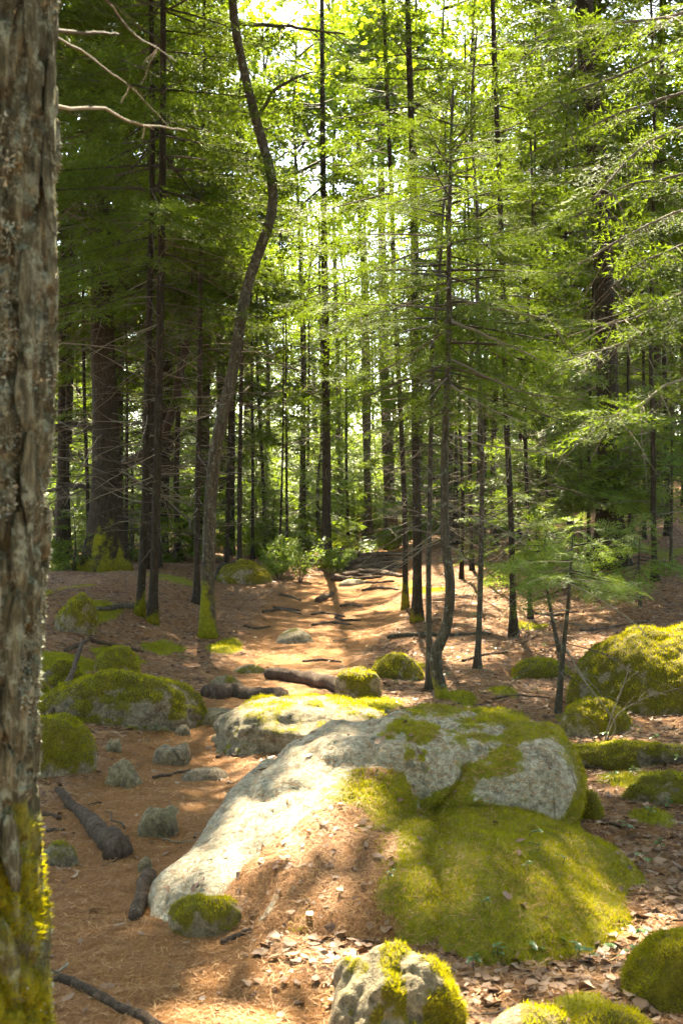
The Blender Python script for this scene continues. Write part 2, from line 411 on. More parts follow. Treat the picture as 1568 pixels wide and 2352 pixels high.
def finish_rock(name, V, T, moss, duff, label, cat, group=None, tuft=True, dens=None, part='stone'):
    d = V[:, 1].mean(); c = V.mean(0); keep = (V[T][:, :, 2] > H(V[:, 0], V[:, 1])[T] - 0.08).any(1); T = T[keep]
    u, inv = np.unique(T, return_inverse=True); V = V[u]; T = inv.reshape(-1, 3); moss = moss[u]; duff = duff[u]
    base = np.array([c[0], c[1], float(H(c[:1], c[1:2])[0])]); k = R.uniform(.5, .75); tone = (1.04, 1.0, .90, 1) if label.startswith('large pale') else (.62, .54, .40, 1) if 'bottom edge of the view' in label or 'just behind the large' in label else (k, k * R.uniform(.80, .86), k * R.uniform(.58, .66), 1)
    has = tuft and moss.mean() > 0.08
    if has:
        root = thing(name, label, cat, base, group)
        obj(part, mesh_of(V - base, T, {'moss': moss, 'duff': duff}), M_rock, root).color = tone
        sc = np.clip(d / 6.0, 0.85, 2.2)
        blades(V, T, sstep(0.5, 0.75, moss) * (1 - sstep(0.4, 0.7, duff)), (dens or 26000) / sc ** 2, 0.017 * sc ** 0.5, 0.0042 * sc, M_mossblade, root, base)
    else:
        o = obj(name, mesh_of(V - base, T, {'moss': moss, 'duff': duff}), M_rock); o.location = base; o.color = tone
        tag(o, label, cat, group)

def rock(label, x0, x1, yt, yb, moss=-0.5, sub=5, depth=0.85, rough=0.16, box=0.0, rot=None, name='rock', cat='rock', sink=0.12, duff=-1.0, dens=None, part='stone', group=None, seed=None, mdir=(0, 0, 1)):
    """a stone that fills about this part of the photograph, standing on the ground"""
    b = hit((x0 + x1) / 2, yb); d = b[1]; Wd = (x1 - x0) / F * d; D = Wd * depth
    cy_ = d + D * 0.42; cx = ((x0 + x1) / 2 - 784) / F * cy_; g0 = float(H(np.array([cx]), np.array([cy_]))[0])
    zt = CAMZ - (yt - 1176) / F * cy_; h = max(zt - g0, 0.03)
    if sub < 5 and moss < 0: h *= .78; zt = g0 + h; Wd *= 1.08; D *= 1.2
    zc = g0 - sink * h - 0.02; rad = np.array([Wd / 2 * 1.02, D / 2, zt - zc])
    V, T = ico(sub); q = np.abs(V) ** (2 + 3 * box); dd = V / (q.sum(1) ** (1 / (2 + 3 * box)))[:, None]
    s = R.random(3) * 60 if seed is None else np.array([seed, seed * 2.1, seed * 3.3])
    n1 = fbm(V * 1.3 + s, 3); n2 = fbm(V * 3.0 + s, 4 if sub > 4 else 2)
    facet = np.round(n1 * 3) / 3 * 0.3 + n1 * 0.7
    k = 1 + rough * 1.5 * facet + rough * (0.55 if sub > 4 else .3) * n2
    P = dd * k[:, None] * rad
    a = R.uniform(-0.5, 0.5) if rot is None else rot
    P = np.stack([P[:, 0] * math.cos(a) * 1.0 - P[:, 1] * math.sin(a) * 0.5, P[:, 0] * math.sin(a) * 0.5 + P[:, 1] * math.cos(a), P[:, 2]], -1)
    top = P[:, 2].max(); P[:, 2] *= np.where(P[:, 2] > 0, rad[2] / top, 1)
    V = P + np.array([cx, cy_, zc]); nn = vnormals(V, T)
    fn = fbm(V * 5 + s, 5)
    m = np.clip(0.5 + moss * 0.75 + 0.55 * (nn @ np.array(mdir)) - 0.3 + 0.75 * fn + .45 * fbm(V * 15 + s, 3), 0, 1)
    lump = 0.020 * (1 + fbm(V * 11, 3)) + 0.007 * fbm(V * 40, 2)
    V = V + nn * (m * lump * min(1.5, Wd) * (1 if sub > 4 else .5))[:, None] + nn * (0.012 * Wd * fbm(V * 14 / max(Wd, .2) * .3, 4))[:, None]
    du = np.clip(0.5 + duff + 0.3 * fbm(V * 4 + 9, 3), 0, 1) * np.ones(len(V))
    finish_rock(name, V, T, m, du, label, cat, group, dens=dens, part=part)

# the great boulder in front: a slab rising from the left, a block on top, a mossy apron running down to the right
def ell(P, c, r, ang=0.0, p=2.0, sh=(0, 0)):
    q = P - np.array(c); ca, sa = math.cos(ang), math.sin(ang)
    q = np.stack([q[:, 0] * ca + q[:, 1] * sa, -q[:, 0] * sa + q[:, 1] * ca, q[:, 2]], -1)
    q[:, 2] -= sh[0] * q[:, 0] + sh[1] * q[:, 1]; q = q / np.array(r)
    return ((np.abs(q) ** p).sum(1) ** (1 / p) - 1) * min(r)
def smin(a, b, k):
    h = np.clip(0.5 + 0.5 * (b - a) / k, 0, 1); return b * (1 - h) + a * h - k * h * (1 - h)
def boulder_sdf(P):
    slab = ell(P, (-0.24, 5.28, -0.025), (0.46, 1.02, 0.29), -0.40, 2.7, (0.14, 0.37))
    toe = ell(P, (-0.58, 5.06, -0.10), (0.13, 0.22, 0.16), -0.3, 2.4)
    apron = ell(P, (0.56, 5.12, -0.30), (0.79, 1.16, 0.50), 0.10, 2.0)
    duffy = ell(P, (0.12, 5.06, -0.24), (0.66, 0.84, 0.41), 0.10, 2.2)
    block = ell(P, (0.56, 6.02, 0.13), (0.56, 0.585, 0.355), -0.04, 3.6)
    tip = ell(P, (0.15, 5.68, 0.375), (0.27, 0.22, 0.10), 0.22, 2.5)
    lo = smin(smin(slab, toe, 0.10), smin(apron, duffy, 0.10), 0.05)
    return smin(lo, smin(block, tip, 0.10), 0.015)
def great_boulder():
    V, T = ico(6); D = V[V[:, 2] > -9]; C = np.array([0.25, 5.55, 0.04])
    lo = np.zeros(len(V)); hi = np.full(len(V), 2.6)
    ts = np.linspace(2.4, 0.02, 150); found = np.zeros(len(V), bool); res = np.full(len(V), 0.02)
    for t in ts:
        s = boulder_sdf(C + V * t) < 0; new = s & ~found; res[new] = t; found |= s
    a = res.copy(); b = res + (ts[0] - ts[1])
    for _ in range(12):
        m = (a + b) / 2; ins = boulder_sdf(C + V * m[:, None]) < 0; a = np.where(ins, m, a); b = np.where(ins, b, m)
    P = C + V * a[:, None]
    nn = vnormals(P, T)
    ch = fbm(P * 1.9 + 11, 2); P = P + nn * (0.05 * (np.round(ch * 4) / 4 * .55 + ch * .45) - 0.028 * sstep(.90, .985, 1 - np.abs(fbm(P * 1.5 + 21, 3))) + 0.018 * fbm(P * 2.6 + 4, 3) + 0.022 * fbm(P * 8, 4) + 0.006 * fbm(P * 30, 3))[:, None]
    nn = vnormals(P, T); x, y, z = P.T
    f = fbm(P * 4.2 + 7, 5); f2 = fbm(P * 11 + 2, 4)
    front = ell(P, (0.58, 5.0, -0.1), (0.68, 1.05, 0.47))        # the apron
    onblk = ((ell(P, (0.56, 6.02, 0.13), (0.56, 0.585, 0.355), -0.04, 3.6) < 0.035) & (ell(P, (0.56, 5.12, -0.30), (0.79, 1.16, 0.50), 0.10) > 0.02)) | ((ell(P, (0.15, 5.68, 0.375), (0.27, 0.22, 0.10), 0.22, 2.5) < 0.03) & (x > -0.08))
    m = 0.50 + 0.9 * f - 0.9
    m = np.maximum(m, 1.45 - 3.0 * np.clip(front, 0, 9) - 1.1 * sstep(0.0, -0.36, x) + 0.35 * f)            # moss apron
    m = np.where(onblk, 0.16 + 0.85 * f + 0.75 * f2 + 0.45 * sstep(0.90, 0.995, nn[:, 2]) * sstep(0.1, 0.3, x) + 0.55 * sstep(0.92, 1.08, x) + 0.35 * sstep(0.30, 0.22, z), m)
    m = np.maximum(m, 0.95 * np.exp(-((x + 0.02) / 0.10) ** 2 - ((y - 5.55) / 0.30) ** 2 - ((z - 0.30) / .12) ** 2) + 0.5 * f)   # tuft in the seam
    m = np.maximum(m, 0.8 * np.exp(-((x + 0.50 - (y - 5.1) * 0.25) / 0.06) ** 2) * sstep(5.6, 5.3, y) * sstep(4.7, 4.9, y) + 0.6 * f - 0.1)
    bare = sstep(0.10, -0.12, x - (y - 5.0) * 0.25) * sstep(4.55, 4.9, y)
    m = np.clip(m, 0, 1) * (1 - 0.55 * bare)
    du = sstep(-0.05, 0.07, x + 0.60 - 0.9 * (y - 4.6) + 0.14 * f2) * (1 - sstep(-0.18, 0.18, x + 0.55 * f + 0.3 * f2 + (y - 4.8) * 0.30)) * ~onblk
    du = np.maximum(du, (0.75 * np.exp(-((x - 0.24) / 0.2) ** 2 - ((y - 5.36) / 0.10) ** 2) + 0.35 * f2) * ~onblk)
    du = np.clip(du - .55 * sstep(.12, .4, f + .4 * f2), 0, 1)
    lump = 0.016 * (1 + fbm(P * 17, 3)) + 0.007 * fbm(P * 48, 2)
    P = P + nn * (np.where(du > m, du * .010, m * lump))[:, None]
    finish_rock('boulder', P, T, m, du, 'large pale granite boulder with mossy apron in the foreground', 'boulder', dens=34000)
    return P, T, m, du
BOULDER = great_boulder()

rock('low grey boulder with moss just behind the large pale boulder', 498, 925, 1610, 1726, -0.25, 6, 0.9, 0.14, 0.15, rot=0.1, name='boulder', cat='boulder', seed=3)
rock('long mossy boulder with a grey crest on the left of the path', 105, 462, 1540, 1668, 0.14, 6, 0.8, 0.19, 0.1, rot=0.05, name='boulder', cat='boulder', seed=5)
rock('rounded mossy boulder beside the lichened trunk at the left edge', 20, 215, 1645, 1785, 0.16, 5, 0.9, 0.12, 0.2, rot=0, name='boulder', cat='boulder', seed=8)
rock('big moss-covered boulder at the right edge of the clearing', 1322, 1740, 1446, 1635, 0.42, 6, 0.9, 0.12, 0.1, rot=0, name='boulder', cat='boulder', seed=9)
rock('small moss dome in front of the big right-hand boulder', 1295, 1435, 1605, 1690, 0.4, 5, 0.9, 0.18, rot=0, seed=12)
rock('grey rock with mossy right side at the bottom edge of the view', 748, 1078, 2182, 2440, 0.02, 6, 0.95, 0.17, 0.1, rot=0.35, seed=14, dens=40000, mdir=(1.1, -.35, .1))
rock('bright green moss cushion at the lower right corner', 1436, 1700, 2150, 2320, 1.2, 6, 0.9, 0.06, 0.1, rot=0, seed=15, sink=0.3, dens=42000)
rock('half-buried grey stone along the bottom edge', 1110, 1330, 2312, 2420, -0.15, 5, 0.9, 0.1, seed=16)
rock('low moss lump between the bottom stones at right', 1310, 1500, 2320, 2400, 0.9, 5, 0.8, 0.1, seed=17)
rock('angular grey stone standing on the path', 362, 432, 1693, 1757, -0.9, 4, 0.9, 0.2, 0.6, rot=0.1, seed=18, sink=.45)
rock('domed pale stone beside the foot of the large boulder', 313, 412, 1852, 1925, -0.75, 5, 0.8, 0.13, 0.2, rot=0.1, seed=19, sink=.45)
rock('pale pebble right behind the domed stone', 375, 415, 1845, 1870, -0.9, 3, 0.9, 0.15, seed=20, sink=.45)
rock('jagged upright stone on the left half of the path', 250, 318, 1732, 1808, -0.8, 4, 0.8, 0.32, 0.5, seed=21, sink=.45)
rock('flat grey stone lying level in the path', 412, 530, 1757, 1792, -0.7, 4, 0.8, 0.16, seed=22, sink=.45)
rock('mossy dark stone beside the left trunk on the path edge', 78, 178, 1922, 1988, -0.1, 4, 0.9, 0.13, seed=23, sink=.45)
rock('flat pale slab at the left end of the low grey boulder', 452, 565, 1618, 1668, -0.8, 4, 0.8, 0.12, 0.3, seed=24, sink=.45)
rock('embedded grey stone in the middle of the upper path', 635, 722, 1434, 1478, -0.45, 4, 0.8, 0.15, seed=25, sink=.45)
rock('long low stone where the path narrows', 528, 622, 1520, 1548, -0.4, 4, 0.7, 0.12, seed=26, sink=.45)
rock('mossy cube of rock at the end of the broken log', 772, 876, 1532, 1604, 0.25, 5, 0.8, 0.14, 0.5, rot=0, seed=27)
rock('low mossy hump to the left of the two curved stems', 848, 975, 1503, 1562, 0.5, 5, 0.8, 0.1, seed=28)
rock('small pointed stone near the jagged stone', 248, 278, 1688, 1728, -0.9, 3, 0.9, 0.3, 0.4, seed=29, sink=.45)
rock('small peaked stone resting against the low grey boulder', 570, 608, 1604, 1640, -0.6, 3, 0.8, 0.25, 0.5, seed=30, sink=.45)
rock('distant mossy boulder at the crest of the path', 762, 832, 1232, 1268, 0.7, 4, 0.9, 0.1, seed=31)
rock('small round stone flush with the path', 400, 438, 1658, 1690, -0.8, 3, 0.9, 0.15, seed=32, sink=.45)
rock('mossy lump beside the left trunk above the rounded boulder', 60, 118, 1560, 1625, 0.5, 4, 0.9, 0.12, seed=33)
rock('lumpy mossy rock under the dead root on the left bank', 90, 205, 1515, 1580, 0.45, 5, 0.9, 0.2, seed=34)
rock('rounded moss hummock behind the long mossy boulder', 205, 325, 1488, 1560, 0.6, 5, 0.9, 0.12, seed=35)
rock('dark mossy bank stone below the big dark trunk', 130, 230, 1365, 1455, 0.25, 5, 0.9, 0.2, 0.3, seed=36)
rock('mossy stump mound beside the thin trunk past the leaning tree', 500, 625, 1288, 1340, 0.2, 5, 0.8, 0.15, seed=37)
rock('moss-topped flat stone under the lower left corner of the boulder', 395, 552, 2062, 2155, 0.25, 5, 0.7, 0.15, 0.5, rot=0.1, seed=38)
rock('small dark mossy stone tucked behind the right end of the boulder', 1325, 1385, 1815, 1885, 0.3, 4, 0.9, 0.12, seed=39)
rock('flat stone half covered by needles above the broken log', 478, 552, 1548, 1575, -0.6, 4, 0.8, 0.14, seed=40, sink=.45)
rock('small brown stone against the left foot of the boulder', 318, 352, 1960, 2000, -0.9, 3, 0.9, 0.2, 0.4, seed=41, sink=.45)
rock('grey stone at the foot of the roots on the path crest', 780, 840, 1326, 1345, -0.5, 3, 0.8, 0.14, seed=42, sink=.45)
rock('low mossy mound on the right bank above the seedlings', 1170, 1310, 1515, 1560, 0.5, 5, 0.8, 0.1, seed=43)
rock('mossy ridge of rock at right behind the boulder', 1290, 1600, 1706, 1765, 0.35, 5, 0.35, 0.34, rot=0, seed=44)
rock('bright moss mound at the right edge below the mossy ridge', 1440, 1620, 1772, 1850, 0.45, 5, 0.6, 0.3, rot=0, seed=45)

# ------------------------------------------------------------------ foliage building blocks
def spray(ntw, nnd, nl, nw, seed):
    """one flat conifer spray of length 1 along +x: a twig, side twiglets and needles"""
    r = np.random.default_rng(seed); P0 = []; Dn = []; L = []
    def needles(a, dv, ln, m):
        for t in np.linspace(0.12, 1.0, m):
            for s in (-1, 1):
                an = s * r.uniform(0.5, 0.95); c, sn = math.cos(an), math.sin(an)
                P0.append(a + dv * ln * t); Dn.append(np.array([dv[0] * c - dv[1] * sn, dv[0] * sn + dv[1] * c, r.normal(0.1, 0.3)])); L.append(nl * r.uniform(0.75, 1.2))
    for i in range(ntw):
        x = 0.06 + 0.86 * (i + r.uniform(0, 0.5)) / ntw
        for s in (-1, 1):
            if r.random() < 0.1: continue
            an = s * r.uniform(0.75, 1.1); ln = (0.42 * (1 - x) + 0.09) * r.uniform(0.7, 1.15)
            a = np.array([x, 0, -0.05 * x * x]); dv = np.array([math.cos(an), math.sin(an), r.uniform(-0.25, 0.1)])
            needles(a, dv, ln, max(1, int(round(nnd * ln / 0.4))))
            P0.append(a + dv * ln * 0.9); Dn.append(dv); L.append(nl * 1.2)
    needles(np.zeros(3), np.array([1.0, 0, -0.05]), 1.0, max(3, nnd))
    P0 = np.array(P0); Dn = nrm(np.array(Dn)); L = np.array(L)
    sd = nrm(np.cross(Dn, np.array([0, 0, 1.0]) + r.normal(0, 0.32, P0.shape)))
    V = np.stack([P0 - sd * nw / 2, P0 + sd * nw / 2, P0 + Dn * L[:, None]], 1).reshape(-1, 3)
    return V
SPR = {'A': [spray(10, 5, 0.085, 0.020, 100 + k) for k in range(4)],
       'B': [spray(7, 3, 0.135, 0.040, 200 + k) for k in range(4)],
       'C': [spray(8, 1, 0.165, 0.070, 300 + k) for k in range(4)],
       'D': [spray(5, 1, 0.26, 0.11, 350 + k) for k in range(4)]}

def basis(x, up):
    x = nrm(x); y = nrm(np.cross(up, x)); z = np.cross(x, y); return np.stack([x, y, z], -1)

def put(mb, lib, M, t, tint):
    """instances of library shapes, joined into mb"""
    k = R.integers(0, len(lib), len(t))
    for i, L in enumerate(lib):
        s = k == i
        if not s.any(): continue
        V = np.einsum('nij,kj->nki', M[s], L) + t[s][:, None]
        nv = len(L); mb.add(V.reshape(-1, 3), np.arange(s.sum() * nv).reshape(-1, 3), np.repeat(tint[s], nv))

# sunlit spots of the photograph; the crowns leave gaps towards the sun above them
LIT = []
def lit(px, py, r, z=0.0):
    d = hit(px, py)
    LIT.append((d + np.array([0, 0, z]), r))
for a in [(905, 1392, .15), (960, 1400, .1), (850, 1450, -.1), (820, 1520, .0), (560, 1725, .0), (600, 1690, .0), (470, 1735, -.1), (960, 1560, .15), (930, 1610, .1), (1020, 1640, .1),
          (1090, 1640, .1), (1500, 2120, .0), (1440, 2140, -.05), (240, 2080, -.17), (1180, 1440, .4), (1060, 1500, .3), (1300, 1480, .35), (1450, 1500, .3), (430, 1850, -.15), (980, 1500, .2), (1240, 1400, .4), (780, 1370, -.1), (1080, 1340, .3), (350, 1440, .25), (1420, 1830, -.15)]:
    lit(*a)
for a in [(-.12, 5.72, .42, .06), (-.26, 5.5, .35, .06), (-.36, 5.25, .26, .05), (-.48, 5.0, .15, .0), (-.58, 4.8, .08, -.08), (.08, 5.95, .45, -.1), (1.12, 5.5, .18, -.16), (1.12, 5.15, .12, -.14), (1.12, 4.8, .08, -.12), (1.10, 4.5, .04, -.1), (1.0, 6.1, .4, -.15), (2.55, 10.0, .7, .32), (2.9, 10.3, .7, .32), (0.0, 8.3, .28, .22), (-.2, 8.2, .25, .15), (0.25, 10.3, .2, .25), (1.75, 9.2, 1.35, .18), (1.6, 9.1, 1.2, .1), (-1.5, 9.3, .35, -.1), (0.85, 4.75, .05, -.2)]:
    LIT.append((np.array(a[:3]), a[3]))
NF = 0
for a in [(0.6, 10, 3.6, .7), (1.2, 9.6, 3.2, .5), (-0.3, 9.6, 3.0, .5), (0.9, 14, 4.5, .8), (-.6, 18, 5, .9), (2.2, 12, 3.2, .6), (1.75, 9.2, 1.3, .3), (0.3, 24, 7, 1.2), (-1.2, 26, 8, 1.2), (3.0, 15, 3.0, .7), (1.5, 24, 8, 1.2), (3.2, 18, 4, .7), (2.2, 12, 2.2, .6), (3.0, 14, 2.2, .7), (4.0, 16, 2.5, .8), (2.4, 18, 3, .8), (1.6, 13, 2.6, .6), (4.6, 19, 3, .8), (-1.3, 23, 2.2, .8), (-2.3, 24, 3, .8), (-.6, 22, 3, .8), (-1.8, 20, 2, .6), (1.0, 20, 3.5, .8), (3.6, 11, 4.5, .9), (4.2, 14, 5.5, 1.0), (2.8, 16, 6, 1.0), (2.6, 7.5, 3.5, .6), (1.7, 6.5, 3.4, .5), (-2, 27, 1.5, .9), (-1.2, 27, 2, .9), (-.5, 28, 2, .9), (.6, 28, 1.5, .8), (-3, 22, 1.5, .8), (-3.6, 24, 2, .8)]:
    LIT.append((np.array(a[:3]), a[3])); NF += 1
LP = np.array([a[0] for a in LIT]); LR = np.array([a[1] for a in LIT])
def shaded(P, grow=0.0, high=True):
    """True where foliage at P would not close a gap"""
    ok = np.ones(len(P), bool)
    for p_, r_ in (zip(LP, LR) if high else zip(LP[:len(LP) - NF], LR)):
        q = P - p_; t = q @ SUN; dist = np.linalg.norm(q - t[:, None] * SUN, axis=1)
        ok &= ~((dist < r_ + grow) & (t > 0.7))
    return ok

def interp_path(P, z):
    zz = P[:, 2]; return np.stack([np.interp(z, zz, P[:, 0]), np.interp(z, zz, P[:, 1]), z], -1)

CLEAR = [(1345, 1440, 430, 840, 17.8)]      # the large trunk on the right stands free of boughs here
def clear_view(P):
    px = P[:, 0] / P[:, 1] * F + 784; py = 1176 - (P[:, 2] - CAMZ) / P[:, 1] * F; ok = np.ones(len(P), bool)
    for a, b, c, d, e in CLEAR: ok &= ~((px > a) & (px < b) & (py > c) & (py < d) & (P[:, 1] < e))
    return ok
def conifer_crown(P, z0, z1, maxlen, lod, nbr, foliage, wood, sprlen=0.36, carve=False, bare=0.25, topw=0.12, spread=1.0, mid=0.15, rtrunk=0.04):
    """whorls of drooping boughs along trunk path P between z0 and z1"""
    u = np.sort(R.random(nbr)) ** 0.9
    zb = z0 + (z1 - z0) * u; B = interp_path(P, zb); az = np.cumsum(R.uniform(1.7, 3.0, nbr))
    prof = np.minimum(1, (u + mid) / (mid + 0.22)) * (1 - u) ** 0.8 + topw
    Ls = maxlen * prof * R.uniform(0.6, 1.15, nbr); el = -0.20 + 0.75 * u ** 1.6 + R.normal(0, 0.09, nbr)
    SX = []; ST = []; SL = []; TI = []
    for i in range(nbr):
        L = Ls[i]; h = np.array([math.cos(az[i]), math.sin(az[i]), 0]); s = np.linspace(0, 1, 6)[:, None]
        kink = np.cross(h, [0, 0, 1]) * R.normal(0, 0.10)
        cur = B[i] + h * L * s * math.cos(el[i]) + np.array([0, 0, 1]) * (L * s * math.sin(el[i]) - 0.16 * L * s ** 2 * (1 - 0.4 * u[i]) + 0.07 * L * s ** 4) + kink * L * s ** 2
        r0 = 0.004 + 0.008 * L
        v, t = tube(cur, np.linspace(r0, 0.0025, 6), 3); wood.add(v, t, R.random())
        n = max(3, int(L / sprlen * 5.0 * (1 - bare) * spread)); ss = bare + (1 - bare) * (np.arange(n) + R.random(n)) / n; ss[-1] = 1.0
        p_ = np.stack([np.interp(ss, s[:, 0], cur[:, k]) for k in range(3)], -1)
        tg = nrm(np.gradient(cur, axis=0)); tg = np.stack([np.interp(ss, s[:, 0], tg[:, k]) for k in range(3)], -1)
        side = np.where(np.arange(n) % 2, 1, -1)[:, None] * nrm(np.cross(tg, [0, 0, 1.0]))
        mixa = R.uniform(0.4, 0.95, n)[:, None]; mixa[-1] = 0
        dv = tg * (1 - mixa * 0.55) + side * mixa + np.stack([R.normal(0, .12, n), R.normal(0, .12, n), R.normal(-0.16, .16, n)], -1)
        SX.append(dv); ST.append(p_); SL.append(sprlen * np.clip(L / maxlen + 0.45, 0.5, 1.2) * (1.15 - 0.45 * ss) * R.uniform(0.7, 1.25, n))
        TI.append(np.clip(R.normal(0.4 + 0.1 * u[i], 0.2) + 0.25 * (ss - 0.6) + R.normal(0, .12, n), 0, 1))
    if not SX: return
    SX = np.concatenate(SX); ST = np.concatenate(ST); SL = np.concatenate(SL); TI = np.concatenate(TI)
    if carve:
        k = shaded(ST + nrm(SX) * SL[:, None] * 0.5, 0.10, carve == 'all') & clear_view(ST + nrm(SX) * SL[:, None] * 0.4); SX, ST, SL, TI = SX[k], ST[k], SL[k], TI[k]
    up = np.array([0, 0, 1.0]) + R.normal(0, 0.42, SX.shape)
    put(foliage, SPR[lod], basis(SX, up) * SL[:, None, None], ST, TI)

def dead_twigs(P, z0, z1, n, wood, ln=(0.3, 1.1), r=0.006, sub=3):
    for i in range(n):
        z = R.uniform(z0, z1); b = interp_path(P, np.array([z]))[0]; a = R.uniform(0, 2 * math.pi); L = R.uniform(*ln)
        h = np.array([math.cos(a), math.sin(a), R.normal(-0.02, 0.28)])
        s = np.linspace(0, 1, 6)[:, None]; w = np.cross(h, [0, 0, 1.0])
        cur = b + h * L * s + np.array([0, 0, 1.0]) * (R.normal(-0.1, 0.2) * L * s ** 2) + w * R.normal(0, 0.12) * L * s ** 2 + R.normal(0, 0.012, (6, 3)) * L * (s > 0)
        ti = R.random(); v, t = tube(cur, np.linspace(r * (0.6 + 0.5 * L), 0.0018, 6), 3); wood.add(v, t, ti)
        for k in range(R.integers(0, sub + 1)):
            f = R.uniform(0.3, 0.9); p_ = cur[0] * 0 + np.array([np.interp(f, s[:, 0], cur[:, q]) for q in range(3)])
            dv = nrm(h + w * R.choice([-1, 1]) * R.uniform(0.5, 1.1) + np.array([0, 0, R.normal(0, 0.3)])); l2 = L * (1 - f * 0.6) * R.uniform(0.3, 0.6)
            c2 = p_ + dv * l2 * np.linspace(0, 1, 4)[:, None] + R.normal(0, 0.02, (4, 3)) * l2
            v, t = tube(c2, np.linspace(r * 0.5, 0.0014, 4), 3); wood.add(v, t, ti)

def leaf_cluster(n, rad, size, seed):
    r = np.random.default_rng(seed); out = []
    for i in range(n):
        c = r.normal(0, 1, 3); c = c / np.linalg.norm(c) * rad * r.random() ** 0.5 * np.array([1, 1, 0.45])
        a = r.uniform(0, 6.28); d = np.array([math.cos(a), math.sin(a), r.normal(-0.25, 0.3)]); d /= np.linalg.norm(d)
        up = np.array([0, 0, 1.0]) + r.normal(0, 0.5, 3); s = np.cross(d, up); s /= np.linalg.norm(s); nn = np.cross(s, d)
        L = size * r.uniform(0.7, 1.25); w = L * r.uniform(0.42, 0.55); f = nn * L * r.uniform(0.05, 0.2)
        a0 = c; tip = c + d * L; l1 = c + d * L * 0.35 + s * w + f; l2 = c + d * L * 0.35 - s * w + f; l3 = c + d * L * .72 + s * w * .62 + f * .7; l4 = c + d * L * .72 - s * w * .62 + f * .7
        out += [a0, l1, tip, a0, tip, l2, l1, l3, tip, l2, tip, l4]
    return np.array(out)
MAP = [leaf_cluster(16, 0.42, 0.12, 400 + k) for k in range(4)]

def canopy(P, zc, rad, n, kind, foliage, wood, lod='D', size=0.9):
    """the high crown of a grown tree: limbs and clumps through an uneven volume, open towards the sunlit spots"""
    rx, rz = rad; top = P[-1]
    c = interp_path(P, np.array([zc]))[0]
    q = nrm(R.normal(0, 1, (n * 2, 3))) * (R.random((n * 2, 1)) ** 0.42)
    if kind == 'fir': q[:, :2] *= np.clip(1.15 - 0.55 * (q[:, 2:3] + 1), 0.15, 1.2)
    pos = c + q * np.array([rx, rx, rz]); f = fbm(pos * 0.45 + 3, 3)
    o = np.argsort(-f + R.normal(0, 0.22, len(f)))[:n]; pos = pos[o]
    for p_ in pos[R.choice(len(pos), min(16, len(pos)), replace=False)]:
        zb = np.clip(p_[2] - 0.35 * np.linalg.norm(p_[:2] - c[:2]) * (1 if kind != 'fir' else 0.1), zc - rz * 1.2, P[-1, 2] - 0.1); b = interp_path(P, np.array([zb]))[0]
        m = (b + p_) / 2 + R.normal(0, 0.15, 3) + [0, 0, 0.15]
        v, t = tube(resample([b, m, p_], 7), np.linspace(0.035, 0.008, 7), 4); wood.add(v, t, 0.3)
    k = shaded(pos, 0.30 if kind != 'fir' else 0.32); pos = pos[k]; f = R.random(len(pos))
    if kind == 'fir':
        d = pos - c; d[:, 2] = -0.25 * np.linalg.norm(d[:, :2], axis=1) - 0.1; d += R.normal(0, 0.35, d.shape) * np.linalg.norm(d, axis=1, keepdims=True)
        up = np.array([0, 0, 1.0]) + R.normal(0, 0.3, d.shape); sz = size * R.uniform(0.6, 1.25, len(pos))
        put(foliage, SPR[lod], basis(d, up) * sz[:, None, None], pos - nrm(d) * sz[:, None] * 0.5, np.clip(R.normal(.4, .2, len(pos)), 0, 1))
    else:
        a = R.uniform(0, 6.28, len(pos)); x = np.stack([np.cos(a), np.sin(a), R.normal(0, .25, len(pos))], -1)
        put(foliage, MAP, basis(x, np.array([0, 0, 1.0]) + R.normal(0, .25, x.shape)) * (size * R.uniform(.7, 1.2, len(pos)))[:, None, None], pos, np.clip(R.normal(.5, .25, len(pos)), 0, 1))

def trunk_mesh(P, r, seg, amp, mossh, origin, flare=0.5, mossk=1.0):
    """tapering trunk with root flare and uneven bark"""
    g0 = P[0, 2] + 0.05; h = P[:, 2] - g0
    r = r * (1 + flare * np.exp(-np.maximum(h, 0) / (r[0] * 3.2)))
    V, T = tube(P, r, seg)
    n = len(P) * seg; core = V[:n]; ax = np.repeat(P, seg, 0); out = core - ax; rr = np.linalg.norm(out, axis=1, keepdims=True); q = core.copy()
    q[:, 2] *= 0.35
    d = amp * (fbm(q * (2.2 / max(r[0], .03)) * .35 + 5, 4)) + 0.22 * amp * fbm(core * 2.0, 2)
    th = np.arctan2(out[:, 0], out[:, 1]); hh = core[:, 2] - g0
    d = d + 0.22 * flare * np.exp(-np.maximum(hh, 0) / (r[0] * 2)) * np.sin(th * 4 + 3 * fbm(core[:, :] * 0 + P[0] * 3, 1))
    V[:n] = ax + out * (1 + d[:, None])
    hv = V[:, 2] - g0
    moss = np.clip((0.75 - 0.6 * hv / max(mossh, 1e-3)) * mossk + 0.75 * fbm(V * np.array([7, 7, 3]), 4), 0, 1) if mossh > 0 else np.zeros(len(V))
    return mesh_of(V - origin, T, {'moss': moss, 'duff': np.zeros(len(V))})

def px_path(pts, d, base=None, wob=0.0):
    W_ = np.array([at(x, y, d) for x, y in pts])
    if base is not None: W_[0] = base - np.array([0, 0, 0.06])
    W_[:, 1] += wob * fbm(W_ * 0.8 + 3, 2)
    return W_

